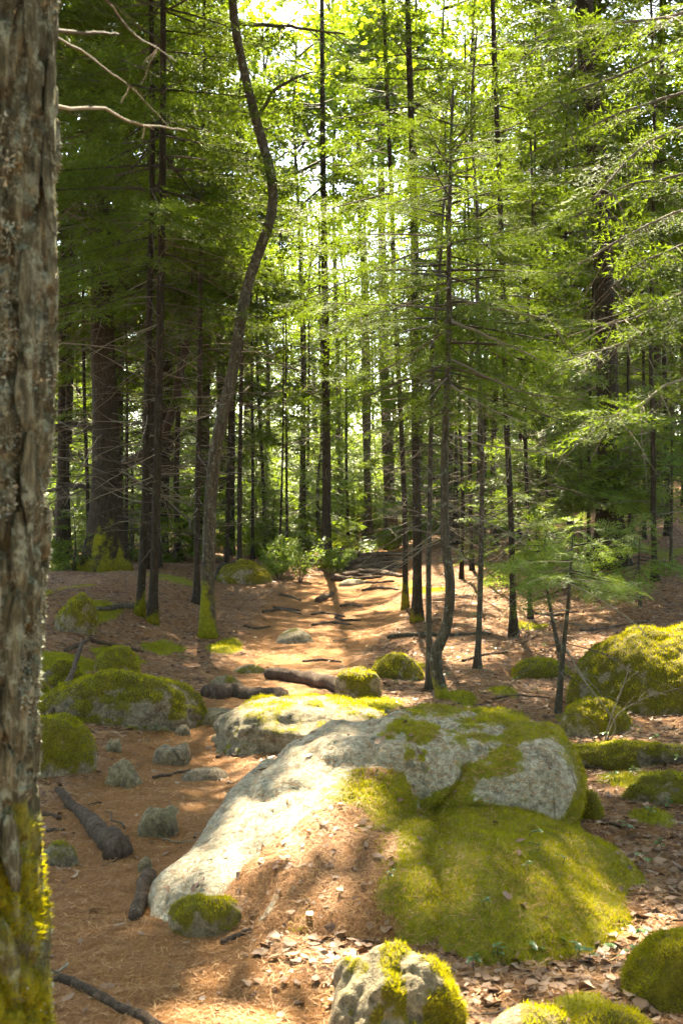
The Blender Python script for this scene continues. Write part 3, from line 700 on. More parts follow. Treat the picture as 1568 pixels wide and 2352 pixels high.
def tree(label, pts, w, name='spruce_tree', cat='tree', top=8.0, wt=0.35, crown=None, dead=None, can=None, bark=None, mossh=0.0, group=None, d=None, lean=0.0, seg=10, n=40, leafmat=None, flare=0.8, carve=True, branches=(), amp=0.14):
    b = hit(*pts[0]); d = b[1] if d is None else d
    if abs(d - b[1]) > 1e-6:
        x = (pts[0][0] - 784) / F * d; b = np.array([x, d, float(H(np.array([x]), np.array([d]))[0])])
    P = px_path(pts, d, b, 0.10)
    if P[-1, 2] < b[2] + top:
        dv = nrm((P[-1] - P[-2])[None])[0] * 0.5 + np.array([lean, 0, 0.9]); dv /= dv[2]
        zt = b[2] + top; nx = P[-1] + dv * (zt - P[-1, 2]); P = np.concatenate([P, [(P[-1] + nx) / 2 + [R.normal(0, .06), R.normal(0, .06), 0]], [nx]])
    P = resample(P, n); h = (P[:, 2] - P[0, 2]) / (P[-1, 2] - P[0, 2])
    r0 = w / F * d / 2; r = r0 * (1 - (1 - wt) * h ** 0.9); r[-1] *= 0.3
    root = thing(name, label, cat, b, group)
    obj('trunk', trunk_mesh(P, r, seg, amp, mossh, b, flare), bark or M_spruce, root)
    fol, wood, limb = MB(), MB(), MB()
    if dead: dead_twigs(P, b[2] + dead[0], b[2] + dead[1], dead[2], wood, *(dead[3:]))
    if crown:
        c = dict(lod='B', nbr=40, sprlen=0.36, bare=0.25); c.update(crown)
        conifer_crown(P, b[2] + c.pop('z0'), b[2] + c.pop('z1', top), c.pop('maxlen'), c.pop('lod'), c.pop('nbr'), fol, limb, carve=carve, **c)
    if can:
        c = dict(can); canopy(P, b[2] + c.pop('zc'), c.pop('rad'), c.pop('n'), c.pop('kind'), fol, limb, **c)
    limb.build('boughs', M_spruce_limb, root, b, 'tint', 'stuff')
    wood.build('dead_twigs', M_twig, root, b, 'tint', 'stuff')
    fol.build('crown', leafmat or M_fir, root, b, 'tint', 'stuff', smooth=False)
    for br in branches: bough(root, b, **br)
    return root, b, P
M_spruce_limb = mat_tint('bough_bark', [(0.1, (0.022, 0.015, 0.010)), (0.6, (0.075, 0.055, 0.038)), (1.0, (0.14, 0.11, 0.08))])

def bough(root, org, pts, d, r0=0.012, r1=0.004, twigs=10, tl=0.25, leaf=None, lod='A', sl=0.32, mat=None, droop=0.3, fmat=None):
    """a bough one can follow in the photograph, with side twigs, and foliage where it carries any"""
    d = d if isinstance(d, (tuple, list)) else (d, d)
    W_ = np.array([at(x, y, dd) for (x, y), dd in zip(pts, np.linspace(d[0], d[1], len(pts)))])
    c = resample(W_, 16); c[1:] += R.normal(0, min(0.006, .25 * r0), (15, 3)); mb = MB(); ti = R.uniform(0.3, 0.9)
    v, t = tube(c, np.linspace(r0, r1, 16), 6); mb.add(v, t, ti)
    tg = nrm(np.gradient(c, axis=0)); fol = MB(); S = []; X = []; L = []
    for i in range(twigs):
        k = R.uniform(3, 15); p_ = c[int(k)] * (1 - k % 1) + c[min(int(k) + 1, 15)] * (k % 1)
        sd = np.cross(tg[int(k)], [0, 0, 1.0]) * R.choice([-1, 1]); dv = nrm(tg[int(k)] * R.uniform(.3, .9) + sd * R.uniform(.3, 1) + np.array([0, 0, R.normal(-droop, .25)])); l = tl * R.uniform(.5, 1.4)
        c2 = p_ + dv * l * np.linspace(0, 1, 5)[:, None] + np.array([0, 0, -0.2 * l]) * np.linspace(0, 1, 5)[:, None] ** 2 + R.normal(0, .03, (5, 3)) * l * np.linspace(0, 1, 5)[:, None]
        v, t = tube(c2, np.linspace(max(r1, 0.0025) * .9, 0.0013, 5), 3); mb.add(v, t, ti)
    o = mb.build('branch', mat or M_twig, root, org)
    if leaf:
        n = leaf; ss = R.uniform(0.35, 1.0, n) * 15; k = np.minimum(ss.astype(int), 14); fr = (ss - k)[:, None]
        p_ = c[k] * (1 - fr) + c[k + 1] * fr; sd = nrm(np.cross(tg[k], [0, 0, 1.0])) * R.choice([-1, 1], n)[:, None]
        dv = tg[k] * R.uniform(.4, 1, n)[:, None] + sd * R.uniform(.1, 1, n)[:, None] + np.stack([R.normal(0, .1, n), R.normal(0, .1, n), R.normal(-.12, .18, n)], -1)
        q = clear_view(p_ + nrm(dv) * sl * .5); dv, p_ = dv[q], p_[q]; n = len(p_)
        if not n: return
        put(fol, SPR[lod], basis(dv, np.array([0, 0, 1.]) + R.normal(0, .35, dv.shape)) * (sl * R.uniform(.6, 1.3, n))[:, None, None], p_, np.clip(R.normal(.55, .22, n), 0, 1))
        fol.build('needles', fmat or M_fir, o, org, 'tint', 'stuff', smooth=False)

# ------------------------------------------------------------------ the lichened trunk close by on the left
def hero_trunk():
    edge = np.array([(132, -260), (130, 0), (126, 200), (121, 500), (117, 800), (106, 1100), (97, 1350), (85, 1500), (76, 1650), (73, 1800), (88, 2000), (100, 2150), (106, 2352), (128, 2560), (190, 2800)], float)
    d = 2.55; z = CAMZ - (edge[:, 1] - 1176) / F * d; xr = (edge[:, 0] - 784) / F * d
    rad = np.interp(z, [-0.2, 0.3, 1.0, 3.0], [0.24, 0.205, 0.185, 0.165])
    o = np.argsort(z); z, xr, rad = z[o], xr[o], rad[o]
    gz0 = float(H(np.array([xr[0] - .2]), np.array([d]))[0]); zz = np.linspace(gz0 - 0.05, 3.05, 430)
    cx = np.interp(zz, z, xr - rad); r = np.interp(zz, z, rad)
    hi_ = np.linspace(3.1, 14, 40); zz2 = np.concatenate([zz, hi_]); cx = np.concatenate([cx, cx[-1] + (hi_ - 3.05) * 0.02]); r = np.concatenate([r, np.linspace(r[-1], 0.05, 40)])
    P = np.stack([cx, np.full_like(cx, d), zz2], -1); b = np.array([cx[0], d, gz0])
    seg = 130; V, T = tube(P, r, seg); n = len(P) * seg; core = V[:n]; ax = np.repeat(P, seg, 0); out = nrm(core - ax)
    th = np.arctan2(out[:, 0], -out[:, 1]); zc = core[:, 2]
    q = np.stack([np.cos(th) * 2.6, np.sin(th) * 2.6, zc * 1.5], -1); wq = q + 0.35 * np.stack([fbm(q * 1.1, 2), fbm(q * 1.1 + 9, 2), 0 * zc], -1)
    uu = th * 0.19 / 0.034 + 0.7 * fbm(q * 1.3 + 2, 3); vv = zc / 0.13 + 0.5 * fbm(q * 1.6 + 7, 2) + 0.35 * np.floor(uu)
    iu, iv = np.floor(uu), np.floor(vv); f1 = np.full(n, 9.0); f2 = np.full(n, 9.0); cid = np.zeros(n)
    for a in (-1, 0, 1):
        for b_ in (-1, 0, 1):
            cu, cv = iu + a, iv + b_; h1 = _hash(cu, cv, cu * 0 + 1); h2 = _hash(cu, cv, cu * 0 + 2)
            dd = np.hypot(cu + h1 - uu, cv + h2 - vv); nearer = dd < f1
            f2 = np.where(nearer, f1, np.minimum(f2, dd)); cid = np.where(nearer, _hash(cu, cv, cu * 0 + 5), cid); f1 = np.where(nearer, dd, f1)
    fis = 1 - sstep(0.04, 0.24, f2 - f1)              # fissures between the bark plates
    dsp = -0.021 * fis + 0.014 * (cid - .5) + 0.004 * fbm(q * np.array([9, 9, 3]), 3) + 0.006 * fbm(q * 5, 3) + 0.012 * fbm(q * .7, 2)
    V[:n] = core + out * dsp[:, None]
    hh = V[:, 2] - b[2]
    moss = np.clip(0.86 - hh / 1.5 + 0.6 * fbm(V * 4, 3), 0, 1)
    root = thing('lichened_tree', 'thick lichen-crusted trunk with flaking bark at the left edge', 'tree', b)
    obj('trunk', mesh_of(V - b, T, {'moss': moss, 'duff': 0 * hh}), M_hero, root)
    near = (core[:, 2] < 3.0)
    Tn = T[(T < n).all(1)]; Tn = Tn[near[Tn].all(1)]
    lw = np.zeros(len(V)); lw[:n] = sstep(-0.02, 0.22, fbm(core * np.array([8, 8, 5]) + 3, 5)) * (1 - .6 * fis) * (1 - moss[:n])
    # crusty lichen: small lobes standing off the bark
    blades(V, Tn, lw, 42000, 0.009, 0.009, M_flake, root, b, 'lichen', 0.9, 46000)
    blades(V, Tn, sstep(0.45, 0.75, moss), 40000, 0.016, 0.004, M_mossblade, root, b, 'moss', 0.6, 40000)
    # loose strips of bark peeling from the right side
    for k, (pz, ln, dx) in enumerate([(2.42, 0.22, .010), (2.26, 0.20, .020), (2.02, 0.24, .022), (1.82, .16, .010), (1.66, .20, .012), (1.50, .16, .018), (1.33, .2, .010), (1.18, .14, .012), (2.55, .16, .008), (0.9, .15, .008)]):
        t = np.linspace(0, 1, 12); a0 = R.uniform(0.95, 1.35); zc_ = pz - ln * t
        cc = np.interp(zc_, zz, np.interp(zz, z, xr - rad)); rr = np.interp(zc_, zz, np.interp(zz, z, rad)); w_ = 0.016 * np.sin(np.pi * np.clip(t * .9 + .08, 0, 1)) + .004
        off = 0.006 + dx * t ** 1.6; rows = []
        for s in (-1, 0, 1):
            a = a0 + s * w_ / 0.18; rows.append(np.stack([cc + np.sin(a) * (rr + off + (0.004 if s == 0 else 0)), d - np.cos(a) * (rr + off), zc_], -1))
        rows2 = [q_ - np.array([0.005, -0.002, 0]) for q_ in rows]
        G = np.stack(rows + rows2[::-1], 1) + R.normal(0, .0012, (12, 6, 3))
        obj('bark_strip', mesh_of(G.reshape(-1, 3) - b, quads_grid(12, 6, True), {'moss': np.zeros(72), 'duff': np.zeros(72)}), M_hero, root)
    for br in [dict(pts=[(118, 244), (180, 250), (240, 250), (300, 282), (370, 292), (430, 300)], d=(2.6, 3.0), r0=.0045, r1=.0012, twigs=2, tl=.06),
               dict(pts=[(110, 75), (200, 125), (250, 165), (300, 200), (385, 288)], d=(2.6, 3.2), r0=.003, r1=.001, twigs=2, tl=.07),
               dict(pts=[(110, 70), (200, 74), (272, 76)], d=(2.6, 2.8), r0=.0045, r1=.002, twigs=0),
               dict(pts=[(118, -120), (240, -5), (310, 80), (360, 110), (405, 142)], d=(2.7, 3.3), r0=.0035, r1=.0012, twigs=3, tl=.1)]:
        bough(root, b, **br)
    fol, limb = MB(), MB()
    canopy(P, 10.5, (3.0, 3.2), 330, 'leaf', fol, limb, size=1.2)
    limb.build('boughs', M_spruce_limb, root, b, 'tint', 'stuff'); fol.build('crown', M_maple, root, b, 'tint', 'stuff', smooth=False)
hero_trunk()

# ------------------------------------------------------------------ trees one can pick out
dark = dict(bark=M_spruce)
# left side
tree('massive dark trunk with dead limbs behind the pair of thin spruces on the left', [(240, 1310), (246, 1150), (244, 1000), (238, 800), (236, 650), (226, 480), (220, 300)], 64, top=17, n=60, seg=20, wt=.45, mossh=.9,
     dead=(1.0, 9, 110, (0.5, 2.2), .012, 2), can=dict(zc=12, rad=(4.2, 5.5), n=900, kind='fir', lod='B', size=.8), crown=dict(z0=4.2, z1=13, maxlen=3.4, nbr=80, lod='C', sprlen=.6),
     branches=[dict(pts=[(285, 1068), (340, 1036), (385, 980), (412, 870), (438, 730), (446, 640), (452, 480)], d=(23.0, 21.5), r0=.095, r1=.05, twigs=12, tl=1.0, mat=M_spruce_limb),
               dict(pts=[(212, 985), (160, 972), (112, 985)], d=(23, 21), r0=.06, r1=.03, twigs=5, tl=.8, mat=M_spruce_limb), dict(pts=[(212, 1120), (165, 1118), (112, 1127)], d=(23, 21), r0=.05, r1=.025, twigs=5, tl=.8, mat=M_spruce_limb),
               dict(pts=[(270, 745), (330, 752), (380, 770), (430, 890)], d=(23, 21), r0=.05, r1=.02, twigs=8, tl=.8, mat=M_spruce_limb), dict(pts=[(275, 870), (310, 878), (345, 885)], d=(23, 22), r0=.04, r1=.02, twigs=5, tl=.7, mat=M_spruce_limb),
               dict(pts=[(275, 1075), (340, 1125), (440, 1195)], d=(23, 21), r0=.04, r1=.015, twigs=6, tl=.7, mat=M_spruce_limb)])
tree('left stem of the pair of thin spruces on the left bank', [(320, 1412), (330, 1254), (338, 1000), (345, 627), (352, 300)], 19, top=10.5, mossh=.5, dead=(.8, 4.8, 70, (.3, 1.3), .007), crown=dict(z0=3.9, maxlen=2.2, nbr=64, sprlen=.46), can=None, carve=True)
tree('right stem of the pair of thin spruces on the left bank', [(350, 1430), (357, 1254), (364, 1000), (370, 627), (376, 250)], 21, top=14, mossh=.4, dead=(.8, 4.8, 80, (.3, 1.3), .007), crown=dict(z0=3.7, z1=10, maxlen=2.3, nbr=68, sprlen=.46), carve=True, can=dict(zc=11.5, rad=(2.6, 2.4), n=330, kind='fir'))  # the high crown above the frame is added to cast shade
tree('straight slim spruce just left of the leaning lichened tree', [(452, 1388), (452, 1254), (457, 940), (462, 627), (466, 460)], 15, top=8.5, dead=(.8, 4.0, 70, (.3, 1.2), .006), crown=dict(z0=3.5, maxlen=1.9, nbr=56, sprlen=.42), carve=True)
tree('leaning crooked tree with lichen patches left of the path', [(475, 1465), (478, 1300), (485, 1130), (503, 1000), (535, 850), (562, 680), (590, 590), (613, 530), (626, 480), (626, 430), (618, 385), (602, 325), (578, 235), (547, 100), (534, 0), (520, -200)], 32, name='leaning_tree', top=15, n=80, seg=18, wt=.22, bark=M_lichen, mossh=.8, amp=.12,
     leafmat=M_maple, can=dict(zc=11.5, rad=(3.5, 3.0), n=520, kind='leaf', size=1.15), dead=(2.5, 6, 14, (.3, 1.0), .008),
     branches=[dict(pts=[(600, 255), (640, 200), (715, 165)], d=(15, 14.5), r0=.03, r1=.008, twigs=6, tl=.5, mat=M_spruce_limb), dict(pts=[(545, 55), (650, 60), (790, 80)], d=(15, 14), r0=.03, r1=.01, twigs=10, tl=.6, mat=M_spruce_limb)])
tree('thin straight dark stem beside the mossy stump mound', [(550, 1326), (551, 1100), (555, 830), (557, 600)], 12, top=9, dead=(.8, 4.5, 60, (.3, 1.1), .006), crown=dict(z0=4.4, maxlen=1.4, nbr=34, lod='C', sprlen=.45))
tree('very thin dark stem right of the mossy stump mound', [(580, 1284), (580, 1100), (579, 900), (577, 700)], 8, top=8, dead=(.8, 5, 50, (.3, 1.0), .006), crown=dict(z0=3.5, maxlen=1.1, nbr=30, lod='C', sprlen=.42))
tree('brown trunk standing at the left edge of the path by the leafy shrub', [(750, 1302), (750, 1150), (750, 1000), (748, 800), (744, 560)], 22, top=12, mossh=.5, dead=(1.5, 5, 40, (.4, 1.4), .008), crown=dict(z0=4.5, z1=12, maxlen=1.9, nbr=40, lod='C', sprlen=.5))
tree('grey pole-like trunk by the distant mossy boulder', [(848, 1256), (842, 1080), (836, 870), (834, 650)], 17, top=13, bark=M_lichen, dead=(1.5, 7, 30, (.4, 1.2), .008), crown=dict(z0=6.5, maxlen=1.7, nbr=36, lod='C', sprlen=.5))
tree('broad pale grey trunk far behind the path crest', [(903, 1236), (893, 1100), (884, 900), (880, 700)], 27, top=16, bark=M_lichen, d=31, dead=(3, 9, 30, (.5, 1.5), .01), can=dict(zc=12.5, rad=(2.4, 3), n=200, kind='fir', lod='C', size=.9))
# right side
tree('slim dark stem at the right edge of the path', [(930, 1396), (929, 1192), (917, 900), (905, 680), (900, 480)], 13, top=13, wt=.45, mossh=.5, dead=(.8, 3.4, 50, (.3, 1.1), .006), crown=dict(z0=3.2, z1=8, maxlen=1.5, nbr=46, sprlen=.4), carve=True, can=dict(zc=10.5, rad=(2.2, 2.2), n=260, kind='fir'))  # unseen upper crown added for shade on the near ground
tree('dark rough trunk right of the slim stem by the path', [(958, 1428), (957, 1254), (953, 900), (951, 627), (948, 450)], 21, top=13.5, mossh=.15, dead=(.8, 3.4, 60, (.3, 1.2), .007), crown=dict(z0=3.2, z1=9, maxlen=1.9, nbr=54, sprlen=.42), carve=True, can=dict(zc=11, rad=(2.5, 2.4), n=330, kind='fir'))  # upper crown, out of view, added to shade the foreground
tree('thin grey stem immediately left of the curved fir', [(985, 1582), (984, 1400), (984, 1254), (994, 830), (1009, 627), (1016, 500)], 15, top=4.9, wt=.3, bark=M_lichen, dead=(1.4, 2.6, 26, (.25, .8), .005), crown=dict(z0=2.5, maxlen=1.2, nbr=34, lod='A', sprlen=.3), carve=True)
fir, fb, fP = tree('slender fir with a curved foot in the middle of the view', [(1019, 1604), (999, 1517), (1012, 1470), (1026, 1432), (1032, 1342), (1021, 1242), (1019, 1130), (1022, 1027), (1031, 727), (1029, 627), (1034, 350), (1040, 195)], 27, name='fir_tree', top=4.85, wt=.22, n=70, seg=16, bark=M_lichen, mossh=.45, flare=.3,
     dead=(1.2, 2.6, 34, (.3, 1.0), .005), crown=dict(z0=2.35, maxlen=1.45, nbr=58, lod='A', sprlen=.32, bare=.3, topw=.16), carve=True,
     branches=[dict(pts=[(1038, 683), (1150, 712), (1250, 730), (1382, 746)], d=(10, 9.4), r0=.011, leaf=14), dict(pts=[(1038, 738), (1150, 785), (1260, 835), (1365, 862)], d=(10, 9.2), r0=.012, leaf=18),
               dict(pts=[(1038, 826), (1120, 868), (1220, 905), (1348, 919)], d=(10, 9.2), r0=.011, leaf=20), dict(pts=[(1036, 885), (1100, 925), (1200, 972)], d=(10, 9.0), r0=.009, leaf=12),
               dict(pts=[(1034, 998), (1110, 1022), (1200, 1032), (1300, 1046)], d=(10, 9.1), r0=.010, leaf=6), dict(pts=[(1030, 1160), (1090, 1190), (1140, 1210), (1185, 1238)], d=(10, 9.3), r0=.008),
               dict(pts=[(1030, 660), (930, 700), (820, 730)], d=(10, 9.4), r0=.009, leaf=14), dict(pts=[(1032, 560), (930, 590), (790, 650), (700, 690)], d=(10, 9.3), r0=.011, leaf=22), dict(pts=[(1032, 425), (950, 455), (880, 470)], d=(10, 9.5), r0=.009, leaf=14),
               dict(pts=[(1022, 760), (900, 840), (820, 870)], d=(10, 10.6), r0=.009, leaf=10)])
tree('thin wavering grey stem right of the curved fir', [(1095, 1536), (1101, 1400), (1104, 1254), (1106, 1027), (1098, 800), (1096, 627), (1095, 480)], 14, top=6.2, wt=.35, bark=M_lichen, dead=(.8, 2.8, 36, (.25, .9), .005), crown=dict(z0=2.7, maxlen=1.3, nbr=38, sprlen=.36), carve=True)
tree('dark slim trunk among the leaf litter right of centre', [(1179, 1464), (1175, 1330), (1172, 1200), (1159, 867), (1155, 650)], 15, top=13.5, wt=.45, dead=(.6, 2.8, 60, (.25, 1.0), .006), crown=dict(z0=2.5, z1=7.5, maxlen=1.6, nbr=44, sprlen=.4), carve=True, can=dict(zc=11.5, rad=(2.9, 2.4), n=360, kind='fir'))  # extra crown above the view, added to keep sun off the foreground
tree('thin brown stem just behind the dark slim trunk', [(1217, 1422), (1214, 1250), (1206, 1050), (1204, 850)], 11, top=7, dead=(.6, 3, 50, (.25, 1.0), .006), crown=dict(z0=2.8, maxlen=1.3, nbr=36, sprlen=.4))
tree('large rough-barked trunk on the right with boughs crossing in front', [(1402, 1232), (1398, 1100), (1395, 900), (1390, 700), (1381, 520), (1362, 300), (1342, 50)], 54, d=18, top=18, n=60, seg=18, wt=.5, dead=(2, 9, 60, (.5, 2.0), .012), crown=dict(z0=6.3, z1=15, maxlen=3.0, nbr=50, lod='C', sprlen=.6), can=dict(zc=14, rad=(3.2, 4), n=420, kind='fir'))
tree('dark trunk at the far right in front of the shaded hemlocks', [(1504, 1334), (1500, 1200), (1497, 1000), (1495, 750)], 14, top=9, dead=(.6, 3.5, 60, (.3, 1.2), .006), crown=dict(z0=3.6, maxlen=1.6, nbr=50, sprlen=.44))
tree('thin dark trunk near the right edge behind the far-right trunk', [(1533, 1230), (1531, 1000), (1524, 800)], 13, top=13, dead=(.8, 5, 50, (.4, 1.4), .008), crown=dict(z0=3, maxlen=2.5, nbr=64, lod='C', sprlen=.55))
tree('tall bare pole showing against the bright leaves at upper right', [(1262, 1210), (1258, 900), (1250, 500), (1241, 240), (1236, 25)], 20, top=16, d=27, dead=(4, 11, 30, (.5, 1.4), .01), crown=dict(z0=5, maxlen=2.2, nbr=50, lod='C', sprlen=.6))
tree('stocky brown trunk in the right background thicket', [(1282, 1196), (1281, 1000), (1278, 800)], 24, top=14, dead=(1.5, 7, 50, (.5, 1.6), .01), crown=dict(z0=4, maxlen=2.6, nbr=60, lod='C', sprlen=.6))
small = [(1059, 1330, 9), (1084, 1310, 10), (1134, 1250, 14), (1232, 1290, 10), (1309, 1240, 14), (1350, 1290, 9), (1455, 1270, 10), (1110, 1280, 8), (1480, 1240, 9), (1190, 1250, 10), (660, 1290, 7), (700, 1275, 8), (715, 1260, 9), (640, 1300, 6), (610, 1275, 9), (800, 1262, 8), (520, 1300, 8), (410, 1285, 16), (140, 1292, 26), (160, 1288, 14), (205, 1300, 10), (290, 1300, 9), (330, 1300, 10), (690, 1262, 10), (730, 1255, 12)]
LABS = ['thin stem in the gap between the curved fir and the wavering stem', 'thin stem just behind the left side of the wavering grey stem', 'thicker dark stem between the wavering stem and the dark slim trunk', 'thin stem just right of the thin brown stem', 'dark stem rising behind the tip of the bright young fir',
        'thin stem left of the large rough-barked trunk', 'thin stem between the large rough-barked trunk and the dark far-right trunk', 'hair-thin stem right of the wavering grey stem', 'thin stem close to the left of the dark far-right trunk', 'thin stem left of the thin brown stem, farther back',
        'hair-thin stem left of the leafy shrub', 'thin stem above the leafy shrub, second left of the brown path-side trunk', 'thin stem next left of the brown path-side trunk', 'thinnest stem between leaning tree and leafy shrub', 'stem just right of the very thin dark stem', 'thin stem right of the brown path-side trunk, left of the distant mossy boulder',
        'thin stem just right of the foot of the leaning tree', 'grey stem seen between the twin spruces and the straight slim spruce', 'stout grey stem between near left trunk and massive dark trunk', 'stem close beside the stout grey stem at left', 'thin stem against the left side of the massive dark trunk',
        'thin stem against the right side of the massive dark trunk', 'thin stem behind the left stem of the twin spruces', 'far stem behind the leafy shrub', 'far dark stem behind the brown path-side trunk']
for i, (x, y, w) in enumerate(small):
    j = R.normal(0, 5, 4)
    tree(LABS[i], [(x, y), (x + j[0], y - 180), (x + j[0] + j[1], y - 400), (x + j[0] + j[1] + j[2], y - 600)], w, name='thicket_spruce', top=R.uniform(6.5, 10), n=24, seg=7, dead=(.5, R.uniform(3.2, 4.6), 30, (.3, 1.2), .007, 2),
         crown=dict(z0=R.uniform(2.4, 4), maxlen=R.uniform(1.1, 1.8), nbr=26, lod='C', sprlen=.48), group='slender stems of the background thicket', carve='all')

# the spruce outside the right edge whose long boughs hang into the picture
rs = thing('overhanging_spruce', 'spruce at the right edge sending long thin boughs across the upper right', 'tree', (2.75, 6.6, float(H(np.array([2.75]), np.array([6.6]))[0])))
rb = np.array(rs.location); rP = resample([rb - [0, 0, .1], rb + [0.02, 0, 3], rb + [-.05, .05, 7.0]], 40)
obj('trunk', trunk_mesh(rP, np.linspace(.12, .03, 40), 14, .14, .3, rb), M_spruce, rs)
for pts in [[(1700, -40), (1568, 30), (1400, 55), (1280, 78), (1190, 140)], [(1720, 60), (1568, 108), (1440, 165), (1300, 215), (1225, 255)], [(1740, 150), (1568, 212), (1450, 250), (1330, 300), (1215, 350)], [(1760, 230), (1568, 292), (1470, 340), (1395, 420), (1360, 460)],
            [(1780, 330), (1568, 402), (1430, 430), (1320, 500)], [(1790, 400), (1568, 482), (1450, 535), (1330, 605)], [(1800, 480), (1568, 562), (1480, 600), (1400, 660)], [(1800, 600), (1600, 660), (1480, 720), (1395, 745)], [(1800, 680), (1568, 735), (1420, 790), (1290, 830)], [(1800, 860), (1568, 870), (1470, 930), (1400, 960)]]:
    bough(rs, rb, pts, (6.6, 5.6), r0=.011, r1=.0028, twigs=18, tl=.32, leaf=20, sl=.32)
f, l = MB(), MB(); conifer_crown(rP, 4.2, 7.2, 1.6, 'B', 34, f, l, carve=True); l.build('boughs', M_spruce_limb, rs, rb, 'tint', 'stuff'); f.build('crown', M_fir, rs, rb, 'tint', 'stuff', smooth=False)

# ------------------------------------------------------------------ young firs
def sapling(label, x, y, h, ml, name='young_fir', lod='B', nbr=20, z0=.25, sprlen=.22, mat=None, lean=0, group=None, bare=.15, dead=0, w=None, pts=None):
    b = hit(x, y); d = b[1]
    P = px_path(pts, d, b) if pts else np.array([b - [0, 0, .04], b + [lean * .5 * h + R.normal(0, .03), R.normal(0, .04), h * .5], b + [lean * h, 0, h]])
    P = resample(P, 18); r = np.linspace((w or 9) / F * d / 2, .003, 18)
    root = thing(name, label, 'young fir', b, group)
    obj('trunk', trunk_mesh(P, r, 7, .1, 0, b, .2), M_lichen, root)
    f, l, dw = MB(), MB(), MB()
    if dead: dead_twigs(P, b[2] + .15, b[2] + z0 * h + .2, dead, dw, (.2, .6), .004)
    conifer_crown(P, b[2] + h * z0, P[-1, 2], ml, lod, nbr, f, l, sprlen=sprlen, bare=bare, mid=.4, topw=.2)
    l.build('boughs', M_spruce_limb, root, b, 'tint', 'stuff'); dw.build('dead_twigs', M_twig, root, b, 'tint', 'stuff'); f.build('needles', mat or M_firl, root, b, 'tint', 'stuff', smooth=False)
    return root, b
def copy_tree(src, label, loc, s, rz):
    r = src.copy(); COL.objects.link(r); r.location = tuple(loc); r.scale = (s, s, s); r.rotation_euler = (0, 0, rz); r['label'] = label
    for ch in src.children:
        c = ch.copy(); COL.objects.link(c); c.parent = r
    return r
s1, sb1 = sapling('bright green young fir with tiered needles in front of the big right-hand boulder', 1278, 1640, 1.52, .52, lod='A', nbr=19, z0=.62, sprlen=.22, pts=[(1278, 1640), (1292, 1500), (1303, 1395), (1310, 1300), (1316, 1190)], dead=12, w=17, bare=.05)
for pts in [[(1300, 1478), (1380, 1500), (1450, 1540), (1568, 1590)], [(1300, 1490), (1340, 1560), (1400, 1640), (1415, 1665)], [(1308, 1340), (1400, 1390), (1480, 1450)], [(1303, 1400), (1230, 1420), (1150, 1500)]]:
    bough(s1, sb1, pts, (9.2, 8.7), r0=.005, r1=.002, twigs=7, tl=.2)
for pts in [[(1306, 1335), (1260, 1325), (1205, 1340)], [(1307, 1330), (1370, 1335), (1440, 1350)], [(1310, 1290), (1230, 1290), (1190, 1300)]]:
    bough(s1, sb1, pts, (9.2, 8.9), r0=.004, r1=.002, twigs=4, tl=.1, leaf=12, sl=.22, fmat=M_firl)
sapling('small fir stem leaning left beside the bright young fir', 1285, 1497, 1.3, .5, lean=-.12, z0=.6, nbr=18, dead=10, w=12)
sapling('fir bough cluster at the right edge above the big mossy boulder', 1470, 1395, 1.0, .8, nbr=20, z0=.45, sprlen=.28, w=10)
sapling('low young fir spreading left of the bright young fir', 1182, 1440, 1.5, .75, nbr=22, z0=.5, sprlen=.28)
for i, (x, y, h, ml) in enumerate([(1250, 1330, 2.6, 1.3), (1335, 1310, 2.4, 1.2), (1440, 1300, 2.2, 1.2), (1540, 1310, 2.8, 1.4), (1390, 1250, 3.4, 1.4)]):
    lab = ['feathery young fir behind the bright young fir, nearest the path', 'tall feathery young fir in front of the stocky background trunk', 'wide young fir in front of the large rough-barked trunk', 'young fir at the right edge of the view under the far-right trunk', 'tallest understorey fir at the foot of the large rough-barked trunk'][i]
    if i < 3: u = sapling(lab, x, y, h, ml, nbr=30, z0=.42, sprlen=.34, group='young firs under the trees at right', name='understorey_fir', dead=14)[0]; UF = (UF if i else []) + [(u, h)]
    else: copy_tree(UF[i % 3][0], lab, hit(x, y), h / UF[i % 3][1], R.uniform(0, 6.28))
for i, (x, y, h, ml) in enumerate([(640, 1266, 1.7, .7), (690, 1262, 2.0, .8), (610, 1280, 1.4, .7), (720, 1250, 2.4, .9), (590, 1268, 2.6, 1.0), (660, 1256, 3.0, 1.0), (880, 1248, 1.6, .8), (810, 1244, 2.0, .9), (930, 1262, 1.3, .7), (860, 1236, 3.0, 1.1)]):
    sapling('small bright fir growing in the light behind the path crest', x, y, h, ml, nbr=24, z0=.15, sprlen=.36, lod='C', group='small firs behind the path crest', name='background_fir')
for i, (x, y, h, ml) in enumerate([(300, 1290, 1.2, .7), (170, 1310, .9, .6), (400, 1290, 1.4, .8), (480, 1292, 1.3, .7)]):
    sapling('low shaded fir around the massive dark trunk', x, y, h, ml, nbr=22, z0=.1, sprlen=.34, lod='C', group='low firs in the shade at left', name='shaded_fir', mat=M_fir)

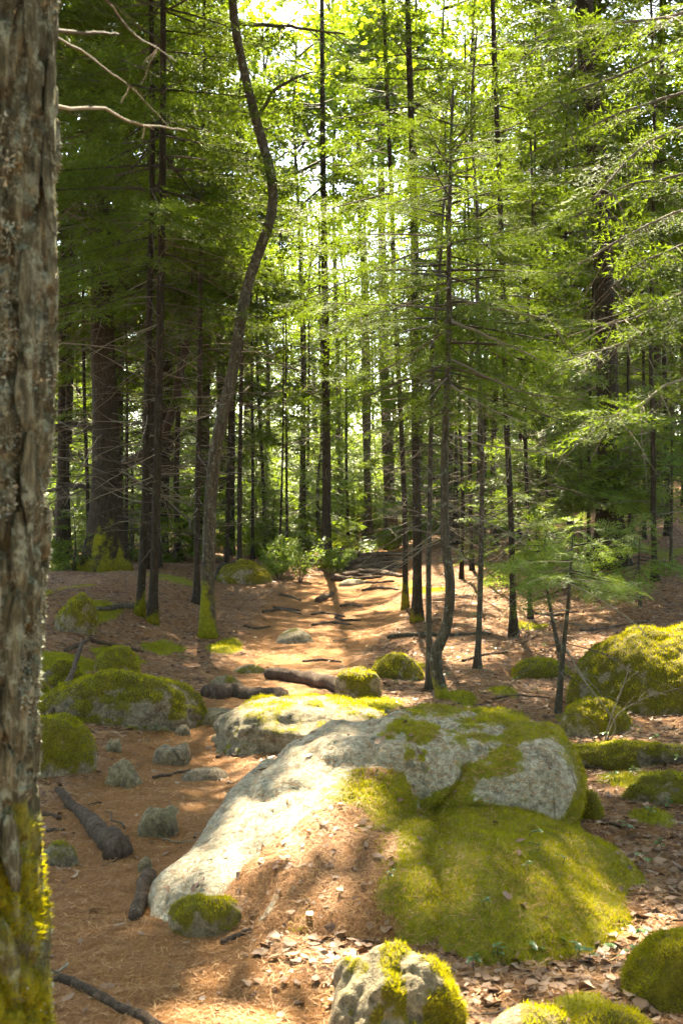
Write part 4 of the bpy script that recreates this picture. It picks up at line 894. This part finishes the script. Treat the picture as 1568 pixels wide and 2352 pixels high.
# ------------------------------------------------------------------ the wood behind: shared trees
def proto(hgt, z0, ml, nbr, lod, spl, deadn, kind='fir'):
    P = resample(np.array([[0, 0, -.3], [R.normal(0, .1), R.normal(0, .1), hgt * .5], [R.normal(0, .15), R.normal(0, .15), hgt]]), 20)
    f, l, dw = MB(), MB(), MB()
    if kind == 'fir': conifer_crown(P, z0, hgt, ml, lod, nbr, f, l, sprlen=spl)
    else: canopy(P, (z0 + hgt) / 2 + .5, (ml, (hgt - z0) / 2), nbr, 'leaf', f, l, size=1.0)
    dead_twigs(P, 1.0, z0 + .5, deadn, dw, (.4, 1.6), .009)
    tm = trunk_mesh(P, np.linspace(.13, .03, 20), 8, .12, 0, np.zeros(3))
    out = []
    for nm, mb, m in (('boughs', l, M_spruce_limb), ('dead_twigs', dw, M_twig), ('crown', f, M_fir if kind == 'fir' else M_maple)):
        V, T, A = mb.get(); me = mesh_of(V, T, {'tint': A}, nm != 'crown'); me.materials.append(m); me.name = nm; out.append((nm, me))
    tm.materials.append(M_spruce); tm.name = 'trunk'
    return [('trunk', tm)] + out
_LP, _LR = LP, LR; LP, LR = LP[:0], LR[:0]
PR = [proto(11, 3.5, 2.0, 60, 'C', .6, 40), proto(13, 5.0, 2.2, 60, 'C', .6, 60), proto(9, 1.5, 1.9, 60, 'C', .55, 25), proto(7, .8, 1.6, 55, 'C', .5, 10), proto(12.5, 4.5, 2.6, 330, 'C', .6, 14, 'leaf')]
LP, LR = _LP, _LR
def place(k, x, y, s, rz, name, label, group):
    b = (x, y, float(H(np.array([x]), np.array([y]))[0])); root = thing(name, label, 'tree', b, group)
    root.rotation_euler = (R.normal(0, .02), R.normal(0, .02), rz); root.scale = (s, s, s * R.uniform(.9, 1.1))
    for nm, me in PR[k]:
        o = bpy.data.objects.new(nm, me); COL.objects.link(o); o.parent = root
        if nm != 'trunk': o['kind'] = 'stuff'
spots = []
tries = 0
while len(spots) < 84 and tries < 6000:
    tries += 1
    y = 25 + 40 * R.random() ** 1.2; x = R.uniform(-.34, .34) * y
    if 560 < x / y * F + 784 < 910 and y < 40: continue
    if 910 <= x / y * F + 784 < 1400 and y < 29: continue
    if min([9] + [math.hypot(x - a, y - b) for a, b in spots]) < 1.9: continue
    spots.append((x, y))
for x, y in spots:
    px = x / y * F + 784; mid_ = 560 < px < 1010
    k = R.choice([0, 1, 2, 3, 4], p=[.06, .02, .22, .3, .4] if mid_ else [.3, .25, .25, .15, .05])
    place(k, x, y, R.uniform(.8, 1.2), R.uniform(0, 6.28), 'background_maple' if k == 4 else 'background_spruce',
          'broadleaf tree with yellow-green leaves far back in the wood' if k == 4 else 'conifer standing far back in the dense wood', 'broadleaf trees far back in the wood' if k == 4 else 'conifers far back in the wood')

for (px, d, k, sc) in [(366, 24, 1, 1.2), (236, 26.5, 1, 1.3), (459, 27, 0, 1.3), (520, 31, 1, 1.1), (1225, 26, 0, 1.1), (60, 15, 1, 1.1), (345, 21, 0, 1.25), (1396, 21, 1, 1.2), (1503, 24, 0, 1.2), (140, 27, 0, 1.3)]:
    lab = {366: 'grown spruce directly behind the right stem of the twin spruces', 236: 'grown spruce hidden behind the massive dark trunk', 459: 'spruce directly behind the straight slim spruce', 520: 'spruce seen behind the leaning lichened tree',
           1225: 'dense spruce behind the thin brown stem at right', 60: 'spruce mostly hidden by the near left trunk', 345: 'grown spruce directly behind the left stem of the twin spruces', 1396: 'spruce hidden behind the large rough-barked trunk', 1503: 'grown spruce behind the dark far-right trunk', 140: 'grown spruce behind the stout grey stem at left'}[px]
    place(k, (px - 784) / F * d, d, sc, R.uniform(0, 6.28), 'middle_spruce', lab, 'grown spruces of the middle distance')
bsrc = [o for o in COL.objects if o.name.startswith('background_fir') and o.parent is None][:4]
for i in range(46):
    y = R.uniform(25, 44); px = R.uniform(90, 1560) if i % 3 else R.uniform(560, 1000)
    if 780 < px < 930 and y < 30: continue
    x = (px - 784) / F * y; copy_tree(bsrc[i % 4], 'small bright fir scattered deep between the far trunks', (x, y, float(H(np.array([x]), np.array([y]))[0])), R.uniform(.9, 2.0), R.uniform(0, 6.28))['group'] = 'small firs deep in the wood'

# the sunny maples whose leaves glow at the top of the view
for i, (x, y, w, zc, rad, n, lab) in enumerate([(690, 1275, 14, 9.6, (2.8, 2.8), 480, 'maple with glowing yellow-green leaves left of centre above the path'), (840, 1250, 14, 11.0, (3.0, 2.8), 560, 'maple with glowing yellow-green leaves above the path crest'),
                                      (1030, 1255, 12, 9.5, (2.6, 2.4), 420, 'maple with glowing leaves behind the tip of the slender fir'), (770, 1246, 13, 14, (3.2, 3.0), 400, 'tallest of the glowing maples, far back above the distant mossy boulder'), (1095, 1250, 12, 12, (2.8, 2.6), 380, 'glowing maple behind the thin wavering stem'), (960, 1248, 12, 13.5, (2.8, 2.6), 340, 'glowing maple far back between the path crest and the slender fir'), (610, 1262, 12, 11.5, (2.6, 2.8), 360, 'glowing maple seen past the bend of the leaning tree')]):
    tree(lab, [(x, y), (x + 6, 900), (x - 4, 500)], w, name='maple_tree', top=zc + 2, leafmat=M_maple, bark=M_lichen, can=dict(zc=zc, rad=rad, n=n, kind='leaf', size=1.15))

# ------------------------------------------------------------------ unseen tall trees added so their crowns shade the ground
for i, (x, y, zc, rx, rz, n, kind) in enumerate([(-6.2, 13, 11, 3.0, 3.5, 420, 'fir'), (-7.5, 19, 12, 3.2, 4, 420, 'fir'), (-4.6, 9.0, 11, 2.8, 3, 380, 'fir'), (6.0, 12.5, 12, 3.0, 3.5, 420, 'fir'), (7.6, 18.5, 12, 3.3, 4, 420, 'fir'), (4.9, 8.5, 12.5, 2.6, 3, 300, 'leaf'),
        (-9.5, 25, 13, 3.2, 4, 300, 'fir'), (9.8, 25, 13, 3.2, 4, 300, 'fir'), (-3.2, 3.0, 11, 3, 3, 240, 'leaf'), (3.4, 1.0, 10, 3, 3, 260, 'fir'), (-2.4, -3.5, 10, 3.2, 3.4, 260, 'fir'), (2.6, -5, 10, 3.2, 3.4, 260, 'fir'), (5.4, -1.5, 10, 3, 3.4, 260, 'fir'), (-6, -.5, 10, 3, 3.4, 260, 'fir'), (0.2, -9, 10, 3.4, 3.4, 260, 'fir'), (-6, 5.2, 9, 3, 3.4, 260, 'fir'), (6.4, 4.6, 9, 3, 3.4, 260, 'fir')]):
    b = np.array([x, y, float(H(np.array([float(x)]), np.array([float(y)]))[0])])
    P = resample([b - [0, 0, .1], b + [R.normal(0, .2), 0, zc * .6], b + [np.sign(-x) * (3.8 if 12 <= y < 14 else 1.6 if 2 < y < 20 else .4), 0, zc + rz]], 40)  # some crowns lean far inward to throw shade on the foreground
    root = thing('unseen_shade_tree', 'unseen tall tree added beside the view so its high crown shades the ground', 'tree', b, 'unseen tall trees added for shade')
    obj('trunk', trunk_mesh(P, np.linspace(.16, .04, 40), 12, .12, .4, b), M_spruce, root)
    f, l, dw = MB(), MB(), MB()
    canopy(P, b[2] + zc, (rx, rz), n, kind, f, l, size=1.1 if kind == 'fir' else 1.25); dead_twigs(P, b[2] + 1.5, b[2] + zc - rz, 14, dw, (.4, 1.6), .009)
    l.build('boughs', M_spruce_limb, root, b, 'tint', 'stuff'); dw.build('dead_twigs', M_twig, root, b, 'tint', 'stuff'); f.build('crown', M_fir if kind == 'fir' else M_maple, root, b, 'tint', 'stuff', smooth=False)

for i in range(60):  # ring of unseen conifers added to keep side skylight out
    a = 0.42 + (2 * math.pi - 0.84) * (i + R.random()) / 60; rr = R.uniform(12, 26) if 1.0 < a < 5.2 else R.uniform(22, 40)
    x, y = rr * math.sin(a), rr * math.cos(a)
    place(R.choice([0, 1, 2, 3]), x, y, R.uniform(.9, 1.25), R.uniform(0, 6.28), 'unseen_screen_spruce', 'unseen conifer added outside the view to block side light', 'unseen conifers added against side light')

# ------------------------------------------------------------------ the far wood, one mass of foliage behind the trunks
def far_wood():
    n = 4200; y = R.uniform(50, 76, n); x = R.uniform(-.46, .46, n) * y; tp = 9.5 + 4 * fbm(np.stack([x * .12, y * .12, 0 * x], -1), 2) - 1.2 * np.exp(-((x / y * F + 784 - 800) / 150) ** 2)
    z = H(x, y) + R.random(n) ** 1.9 * np.maximum(tp, 3); a = R.uniform(0, 6.28, n); mb = MB()
    d = np.stack([np.cos(a), np.sin(a), R.normal(-.25, .2, n)], -1)
    put(mb, SPR['D'], basis(d, np.array([0, 0, 1.]) + R.normal(0, .5, d.shape)) * R.uniform(1.0, 2.0, n)[:, None, None], np.stack([x, y, z], -1), np.clip(R.normal(.4, .2, n), 0, 1))
    o = mb.build('far_wood', M_firl, kind='stuff', smooth=False); o['label'] = 'mass of far foliage closing the view between the trunks'; o['category'] = 'wood'  # wears the brighter young-fir colour so the far foliage looks lit
far_wood()

# ------------------------------------------------------------------ roots, logs and sticks
def root_px(label, pts, w0, w1, name='exposed_root', cat='root', lift=0.25, mat=None, mossh=0, group=None, knob=.16, seg=9, n=24, zoff=None):
    W_ = np.array([hit(x, y) for x, y in pts]); d = W_[:, 1].mean()
    c = resample(W_, n); r = np.linspace(w0, w1, n) / F * d / 2
    c[:, 2] = H(c[:, 0], c[:, 1]) + r * lift
    if zoff is not None: c[:, 2] += np.interp(np.linspace(0, 1, n), np.linspace(0, 1, len(zoff)), zoff)
    r = r * (1 + knob * fbm(c * 14 + 3, 3)); r[0] *= .75; r[-1] *= .5
    V, T = tube(c, r, seg); ax = np.concatenate([np.repeat(c, seg, 0), c[:1], c[-1:]])
    V = ax + (V - ax) * (1 + .42 * fbm(V * np.array([16, 16, 22]) + 3, 4))[:, None]
    b = np.array([c[:, 0].mean(), c[:, 1].mean(), H(c[:, 0], c[:, 1]).mean()])
    ms = np.clip(mossh + .5 * fbm(V * 5, 3), 0, 1) if mossh else np.zeros(len(V))
    o = obj(name, mesh_of(V - b, T, {'moss': ms, 'duff': 0 * ms}), mat or M_root); o.location = b
    return tag(o, label, cat, group)
root_px('thick weathered root arching out of the path at lower left', [(132, 1818), (160, 1848), (195, 1880), (232, 1925), (278, 1975)], 20, 58, lift=.35, n=36, seg=14)
root_px('short weathered root end beside the foot of the large boulder', [(342, 2018), (330, 2060), (308, 2118)], 44, 30, lift=.3, seg=12)
root_px('long dark root crossing the bottom left corner', [(70, 2225), (130, 2252), (190, 2275), (260, 2312), (330, 2345), (420, 2400)], 26, 22, lift=.5)
root_px('broken log lying across the right side of the path', [(612, 1560), (690, 1570), (760, 1582), (808, 1604)], 30, 34, name='broken_log', cat='log', lift=.9, seg=14)
root_px('bark-covered root hump left of the broken log', [(470, 1602), (530, 1598), (590, 1604), (660, 1612)], 42, 44, lift=.3, seg=14, name='root_hump')
root_px('mossy stick lying right of the path before the slender fir', [(888, 1468), (960, 1462), (1050, 1462), (1130, 1458)], 12, 7, name='fallen_stick', cat='stick', lift=.6, mat=M_lichen)
root_px('pale fallen log behind the pair of thin spruces', [(212, 1400), (250, 1404), (310, 1398), (350, 1392)], 14, 16, name='fallen_log', cat='log', lift=.6, mat=M_lichen)
root_px('pale bent branch at the foot of the mossy stump mound', [(494, 1334), (508, 1318), (548, 1310)], 10, 12, name='fallen_branch', cat='branch', lift=.6, mat=M_lichen, zoff=[0, .12, .1])
root_px('dead root slanting down behind the long mossy boulder', [(96, 1660), (130, 1640), (165, 1600), (190, 1545)], 14, 12, lift=.6, zoff=[0, .1, .2, .25])
root_px('grey root looping over the left bank', [(150, 1500), (200, 1490), (260, 1486), (330, 1500)], 10, 8, lift=.6, zoff=[0, .08, .02, 0])
root_px('thin stick pointing at the flat grey stone', [(352, 1790), (395, 1782), (440, 1772)], 9, 6, name='fallen_stick', cat='stick', lift=.6)
root_px('dark stick below the moss-topped flat stone', [(508, 2172), (540, 2155), (578, 2140)], 16, 12, name='fallen_stick', cat='stick', lift=.5)
root_px('reddish stick beside the left trunk', [(60, 1908), (110, 1912), (150, 1908)], 9, 8, name='fallen_stick', cat='stick', lift=.6)
root_px('dark stick just above the reddish stick', [(70, 1878), (110, 1876), (142, 1884)], 12, 10, name='fallen_stick', cat='stick', lift=.5)
root_px('thin dark twig in the middle of the lower path', [(236, 1990), (260, 1982), (284, 1972)], 6, 4, name='fallen_stick', cat='stick', lift=.5)
root_px('knobbly root chunk on the upper path', [(728, 1384), (745, 1374), (766, 1366)], 16, 12, lift=.5)
root_px('stub of root on the path beside the low grey boulder', [(498, 1742), (520, 1732), (545, 1738)], 10, 8, lift=.4)
for i, (a, lab) in enumerate([([(604, 1408), (640, 1402), (692, 1412)], 'left-hand root ridge across the upper path'), ([(714, 1414), (750, 1411), (792, 1418)], 'root ridge in the middle of the upper path'), ([(628, 1396), (655, 1400), (690, 1404)], 'fine root behind the left-hand ridge'),
        ([(716, 1438), (760, 1432), (806, 1436)], 'nearest root ridge above the embedded grey stone'), ([(780, 1394), (805, 1391), (832, 1394)], 'short root ridge at the right of the upper path'), ([(640, 1368), (665, 1372), (690, 1380)], 'root near the left side of the narrowing path'),
        ([(694, 1522), (740, 1518), (784, 1522)], 'shallow root ridge behind the broken log'), ([(800, 1335), (850, 1340), (905, 1336)], 'root step below the crest'), ([(786, 1316), (840, 1322), (900, 1318)], 'second root step below the crest'), ([(830, 1358), (870, 1352), (915, 1356)], 'low root at the sunlit patch'), ([(770, 1420), (790, 1428), (830, 1426)], 'forked root end on the upper path')]):
    root_px(lab, a, 9, 6, lift=.35, knob=.25)
for i in range(22):
    y0 = 1268 + i * 2.9; x0 = 770 + R.uniform(-10, 60); x1 = x0 + R.uniform(70, 150)
    root_px('dark root in the tangle spread over the path crest', [(x0, y0 + R.uniform(0, 8)), ((x0 + x1) / 2 + R.uniform(-15, 15), y0 + R.uniform(-5, 5)), (x1, y0 + R.uniform(-6, 5))], R.uniform(10, 20), 5, lift=.8, group='root tangle on the path crest', knob=.3, seg=7)

db = hit(1385, 1705); ds = thing('dead_brush', 'tangle of bare dead twigs rising before the big right-hand boulder', 'dead shrub', db)
for pts in [[(1385, 1712), (1400, 1655), (1432, 1570), (1442, 1525)], [(1392, 1712), (1412, 1665), (1370, 1600), (1300, 1515)], [(1388, 1710), (1420, 1640), (1500, 1596), (1590, 1575)], [(1380, 1714), (1345, 1690), (1310, 1725)], [(1395, 1712), (1440, 1690), (1500, 1700)], [(1384, 1712), (1360, 1660), (1330, 1640)]]:
    bough(ds, db, pts, (db[1], db[1] - .1), r0=.006, r1=.002, twigs=6, tl=.16, droop=-.1)
for i, (pts, lab) in enumerate([([(1130, 1610), (1200, 1600), (1262, 1606)], 'grey stick on the leaf litter between the wavering stem and the young fir'), ([(1060, 1520), (1120, 1505), (1165, 1500)], 'thin stick leaning behind the wavering stem'), ([(1330, 1450), (1420, 1440), (1500, 1432)], 'long thin stick on the right bank above the big boulder'), ([(1380, 1890), (1440, 1905), (1500, 1895)], 'stick in the litter right of the boulder'), ([(700, 2125), (760, 2140), (800, 2160)], 'broken twig just above the bottom grey rock'), ([(1200, 1400), (1260, 1415), (1330, 1405)], 'dark fallen branch on the right forest floor'), ([(560, 1440), (590, 1446), (622, 1440)], 'short stick left of the embedded grey stone')]):
    root_px(lab, pts, 7, 4, name='fallen_stick', cat='stick', lift=.8)

# ------------------------------------------------------------------ seedlings and a leafy shrub
def on_boulder(px, py):
    P = BOULDER[0]; X = P[:, 0] / P[:, 1] * F + 784; Y = 1176 - (P[:, 2] - CAMZ) / P[:, 1] * F
    k = (np.abs(X - px) < 14) & (np.abs(Y - py) < 14)
    if not k.any(): return hit(px, py)
    q = P[k]; return q[np.argmin(q[:, 1])]
def oval(c, d, up, L, wd):
    s = nrm(np.cross(d, up)[None])[0]; nn = np.cross(s, d); u = np.linspace(0, 1, 6); w = wd * np.sin(np.pi * u ** .8) ** .8
    m = c + d * L * u[:, None] - np.array([0, 0, 1]) * (L * .25 * u ** 2)[:, None]
    V = np.concatenate([m, m + s * w[:, None] + nn * (w * .3)[:, None], m - s * w[:, None] + nn * (w * .3)[:, None]])
    T = []
    for i in range(5): T += [[i, i + 6, i + 7], [i, i + 7, i + 1], [i, i + 1, i + 13], [i, i + 13, i + 12]]
    return V, np.array(T)
def seedling(label, b, h, group, nl=6, ls=.035):
    root = thing('seedling', label, 'seedling', b, group); st_ = MB(); c = np.array([[0, 0, -.01], [R.normal(0, .01), R.normal(0, .01), h * .6], [R.normal(0, .015), R.normal(0, .015), h]]); c = resample(c, 6)
    v, t = tube(c, np.linspace(.0018, .001, 6), 4); st_.add(v, t, .3); st_.build('stem', M_twig, root)
    for k in range(nl):
        a = k * 2.4 + R.uniform(0, 1); d = nrm(np.array([[math.cos(a), math.sin(a), R.uniform(-.1, .4)]]))[0]; i = R.integers(3, 6)
        v, t = oval(c[i], d, np.array([0, 0, 1.]), ls * R.uniform(.7, 1.2), ls * R.uniform(.25, .34)); mb = MB(); mb.add(v, t, R.random()); mb.build('leaf', M_seed, root)
G1 = 'seedlings on the mossy apron of the boulder'; G2 = 'seedlings on the forest floor'
for (x, y) in [(880, 2028), (905, 2058), (1040, 2066), (1238, 1958), (1262, 1975), (1296, 1985), (1322, 2002), (1350, 2052), (1205, 1990), (1120, 2090), (1225, 1935), (1380, 2080)]:
    seedling('tiny glossy-leaved seedling growing on the mossy apron of the large boulder', on_boulder(x, y), .035, G1, 4, .026)
for (x, y) in [(1210, 2195), (1245, 2205), (1280, 2190), (1150, 2215), (1320, 2200), (1100, 2180), (1000, 2150), (1440, 2215), (1460, 2170), (1090, 2235), (1350, 2215), (1390, 2195)]:
    seedling('glossy-leaved seedling in the litter at the foot of the mossy apron', hit(x, y), .05, 'seedlings along the foot of the boulder', 5, .034)
for (x, y) in [(930, 1668), (1000, 1652), (1150, 1660), (1200, 1700), (1385, 1705), (1420, 1735), (1452, 1786), (1500, 1708), (950, 1572), (1100, 1545), (1250, 1490), (1490, 1884), (1530, 1862), (1520, 1960), (905, 1575), (1180, 1572), (1230, 1600), (1340, 1690), (1060, 1680), (1550, 1760), (1470, 1690), (1410, 1800), (1300, 1720), (890, 1650), (1020, 1560), (1135, 1500), (1540, 1640), (330, 1500), (420, 1520), (360, 1690), (100, 1995), (265, 1640), (1480, 2000), (1440, 1920), (1090, 1420), (1400, 1480)]:
    seedling('small round-leaved seedling in the leaf litter among the rocks', hit(x, y), .06, G2, 6, .038)
for i, (x, y, hh, lab) in enumerate([(690, 1338, .62, 'low pale green leafy shrub beside the brown trunk at the path edge'), (640, 1330, .45, 'smaller leafy shrub left of the pale green shrub'), (770, 1322, .4, 'leafy shrub tuft right of the brown trunk')]):
    b = hit(x, y); root = thing('leafy_shrub', lab, 'shrub', b); st_ = MB(); fol = MB(); T0 = []
    for k in range(16):
        a = R.uniform(0, 6.28); l = hh * R.uniform(.6, 1.2); c = resample([[0, 0, -.03], [math.cos(a) * l * .35, math.sin(a) * l * .35, l * .6], [math.cos(a) * l * .7, math.sin(a) * l * .7, l]], 6)
        v, t = tube(c, np.linspace(.005, .002, 6), 3); st_.add(v, t, .4); T0 += [c[j] + R.normal(0, .03, 3) for j in (2, 3, 4, 4, 5, 5)]
    T0 = np.array(T0); a = R.uniform(0, 6.28, len(T0)); X = np.stack([np.cos(a), np.sin(a), 0 * a], -1)
    put(fol, MAP, basis(X, np.array([0, 0, 1.]) + R.normal(0, .2, X.shape)) * (R.uniform(.22, .38, len(T0)))[:, None, None], T0, np.clip(R.normal(.6, .2, len(T0)), 0, 1))
    st_.build('stems', M_twig, root, kind='stuff'); fol.build('leaves', M_firl, root, kind='stuff', smooth=False)

# ------------------------------------------------------------------ litter on the forest floor
def scatter(n, y0=2.6, y1=26):
    y = y0 * (y1 / y0) ** (R.random(n) ** .85); x = R.uniform(-1, 1, n) * (.31 * y + .5); return x, y
def litter_leaves(P, Nn, name, label, size=(.014, .065), par=None, org=np.zeros(3)):
    n = len(P); a = R.uniform(0, 6.28, n); d = np.stack([np.cos(a), np.sin(a), R.normal(0, .18, n)], -1); up = nrm(Nn + R.normal(0, .22, (n, 3)))
    d = nrm(d - up * (d * up).sum(1, keepdims=True)); s = np.cross(up, d); L = (size[0] + (size[1] - size[0]) * R.random(n) ** 1.7)[:, None]; w = L * R.uniform(.22, .45, (n, 1)); cu = R.normal(.04, .12, (n, 1)) * L; ed = R.normal(.1, .22, (n, 1)) * w
    c = P + up * (.004 + np.abs(R.normal(0, .006, (n, 1))))
    V = np.stack([c - d * L / 2 + up * cu, c - d * L * .1 + s * w + up * ed, c - d * L * .1 - s * w + up * ed, c, c + d * L * .25 + s * w * .7 + up * ed, c + d * L * .25 - s * w * .7 + up * ed, c + d * L / 2 + up * cu], 1).reshape(-1, 3)
    t = np.array([[0, 3, 1], [0, 2, 3], [1, 3, 4], [2, 5, 3], [3, 6, 4], [3, 5, 6]]); T = (np.arange(n)[:, None, None] * 7 + t[None]).reshape(-1, 3)
    mb = MB(); mb.add(V, T, np.repeat(np.clip(R.normal(.5, .24, n), 0, 1), 7)); o = mb.build(name, M_litter, par, org, kind='stuff')
    if label: tag(o, label, 'leaf litter')
def litter_needles(P, Nn, name, label, ln=(.03, .075), w=.0016, par=None, org=np.zeros(3)):
    n = len(P); a = R.uniform(0, 6.28, n); up = Nn; d = np.stack([np.cos(a), np.sin(a), R.normal(0, .12, n)], -1); d = nrm(d - up * (d * up).sum(1, keepdims=True) + up * R.normal(.04, .14, (n, 1))); s = np.cross(up, d)
    L = R.uniform(*ln, n)[:, None]; ww = (w * np.maximum(1, np.linalg.norm(P, axis=1) / 4.5))[:, None]; c = P + up * (.004 + np.abs(R.normal(0, .004, (n, 1))))
    V = np.stack([c - d * L / 2 - s * ww, c - d * L / 2 + s * ww, c + d * L / 2], 1).reshape(-1, 3)
    mb = MB(); mb.add(V, np.arange(3 * n).reshape(-1, 3), np.repeat(np.clip(R.normal(.5, .25, n), 0, 1), 3)); o = mb.build(name, M_needle, par, org, kind='stuff', smooth=False)
    if label: tag(o, label, 'needle litter')
UPV = np.array([0, 0, 1.0])
x, y = scatter(52000); pm = path_mask(x, y); mm = moss_mask(x, y); keep = R.random(len(x)) < (1 - .93 * pm) * (1 - .8 * sstep(.3, .6, mm)) * np.where(x > np.interp(y, PATH[:, 0], PATH[:, 2]), .62, .30); x, y = x[keep], y[keep]
litter_leaves(np.stack([x, y, H(x, y)], -1), np.tile(UPV, (len(x), 1)), 'leaf_litter', 'dry brown fallen leaves strewn over the forest floor')
x, y = scatter(90000, 2.6, 18); mm = moss_mask(x, y); keep = R.random(len(x)) < 1 - .75 * sstep(.3, .6, mm); x, y = x[keep], y[keep]
litter_needles(np.stack([x, y, H(x, y)], -1), np.tile(UPV, (len(x), 1)), 'needle_litter', 'rust brown fallen needles covering path and ground')
def sample_on(V, T, w, n):
    tri = V[T]; c = np.cross(tri[:, 1] - tri[:, 0], tri[:, 2] - tri[:, 0]); ar = np.linalg.norm(c, axis=1) * np.clip(w[T].mean(1), 0, 1) * (c[:, 2] > 0)
    i = R.choice(len(T), n, p=ar / ar.sum()); r = R.random((n, 2)); k = r.sum(1) > 1; r[k] = 1 - r[k]; t = tri[i]
    return t[:, 0] + r[:, :1] * (t[:, 1] - t[:, 0]) + r[:, 1:] * (t[:, 2] - t[:, 0]), nrm(c[i])
BV, BT, BM, BD = BOULDER; above = (BV[:, 2] > H(BV[:, 0], BV[:, 1])).astype(float)
P_, N_ = sample_on(BV, BT, above * (sstep(.25, .6, BD) + .22), 14000); litter_needles(P_, N_, 'needle_drift', 'brown needles drifted over the saddle of the large boulder', (.02, .05), .0012)
P_, N_ = sample_on(BV, BT, above * (sstep(.3, .6, BD) + .12), 190); litter_leaves(P_, N_, 'leaf_drift', 'dry leaves caught in the saddle of the large boulder', (.02, .05))
# moss growing on the ground between the rocks
gt = GT[(gm[GT].mean(1) > .45) & (gy[GT].mean(1) < 18) & (gy[GT].mean(1) > 2.5) & (np.abs(gx[GT].mean(1)) < .33 * gy[GT].mean(1) + .5)]
o = blades(GV, gt, gm, 7000, .022, .006, M_mossblade, None, np.zeros(3), 'ground_moss', .6, 60000)
tag(o, 'yellow-green moss carpeting the ground between the rocks', 'moss')
# sticks lying about
for i in range(46):
    x, y = scatter(1, 3.2, 16); b = np.array([x[0], y[0], float(H(x, y)[0])]); a = R.uniform(0, 6.28); l = R.uniform(.08, .4)
    c = b + np.stack([np.cos(a) * np.linspace(-.5, .5, 7) * l, np.sin(a) * np.linspace(-.5, .5, 7) * l, 0 * np.linspace(0, 1, 7)], -1) + R.normal(0, .012, (7, 3)) * l * 2; c[:, 2] = H(c[:, 0], c[:, 1]) + .007 + R.uniform(0, .01, 7)
    v, t = tube(c, np.linspace(.005, .002, 7) * R.uniform(.7, 1.6), 5); o = obj('fallen_twig', mesh_of(v - b, t, {'tint': np.full(len(v), R.random())}), M_twig); o.location = b
    tag(o, 'short dry twig lying loose on the forest floor', 'twig', 'dry twigs on the forest floor')

# ------------------------------------------------------------------ thin haze added so the distance looks softly lit
def haze():
    bm = bmesh.new(); bmesh.ops.create_cube(bm, size=1); me = bpy.data.meshes.new('haze'); bm.to_mesh(me); bm.free()
    o = bpy.data.objects.new('haze', me); COL.objects.link(o); o.location = (0, 45, 13); o.scale = (260, 230, 30); o['kind'] = 'stuff'; o['label'] = 'thin haze added between the trees so the distance looks softly lit'; o['category'] = 'haze'
    m = bpy.data.materials.new('air'); m.use_nodes = True; t = m.node_tree; t.nodes.clear()
    ou = t.nodes.new('ShaderNodeOutputMaterial'); pv = t.nodes.new('ShaderNodeVolumePrincipled'); pv.inputs['Density'].default_value = 0.0002; pv.inputs['Color'].default_value = (.96, .98, 1, 1); pv.inputs['Anisotropy'].default_value = 0.2
    t.links.new(pv.outputs[0], ou.inputs['Volume']); me.materials.append(m)
haze()
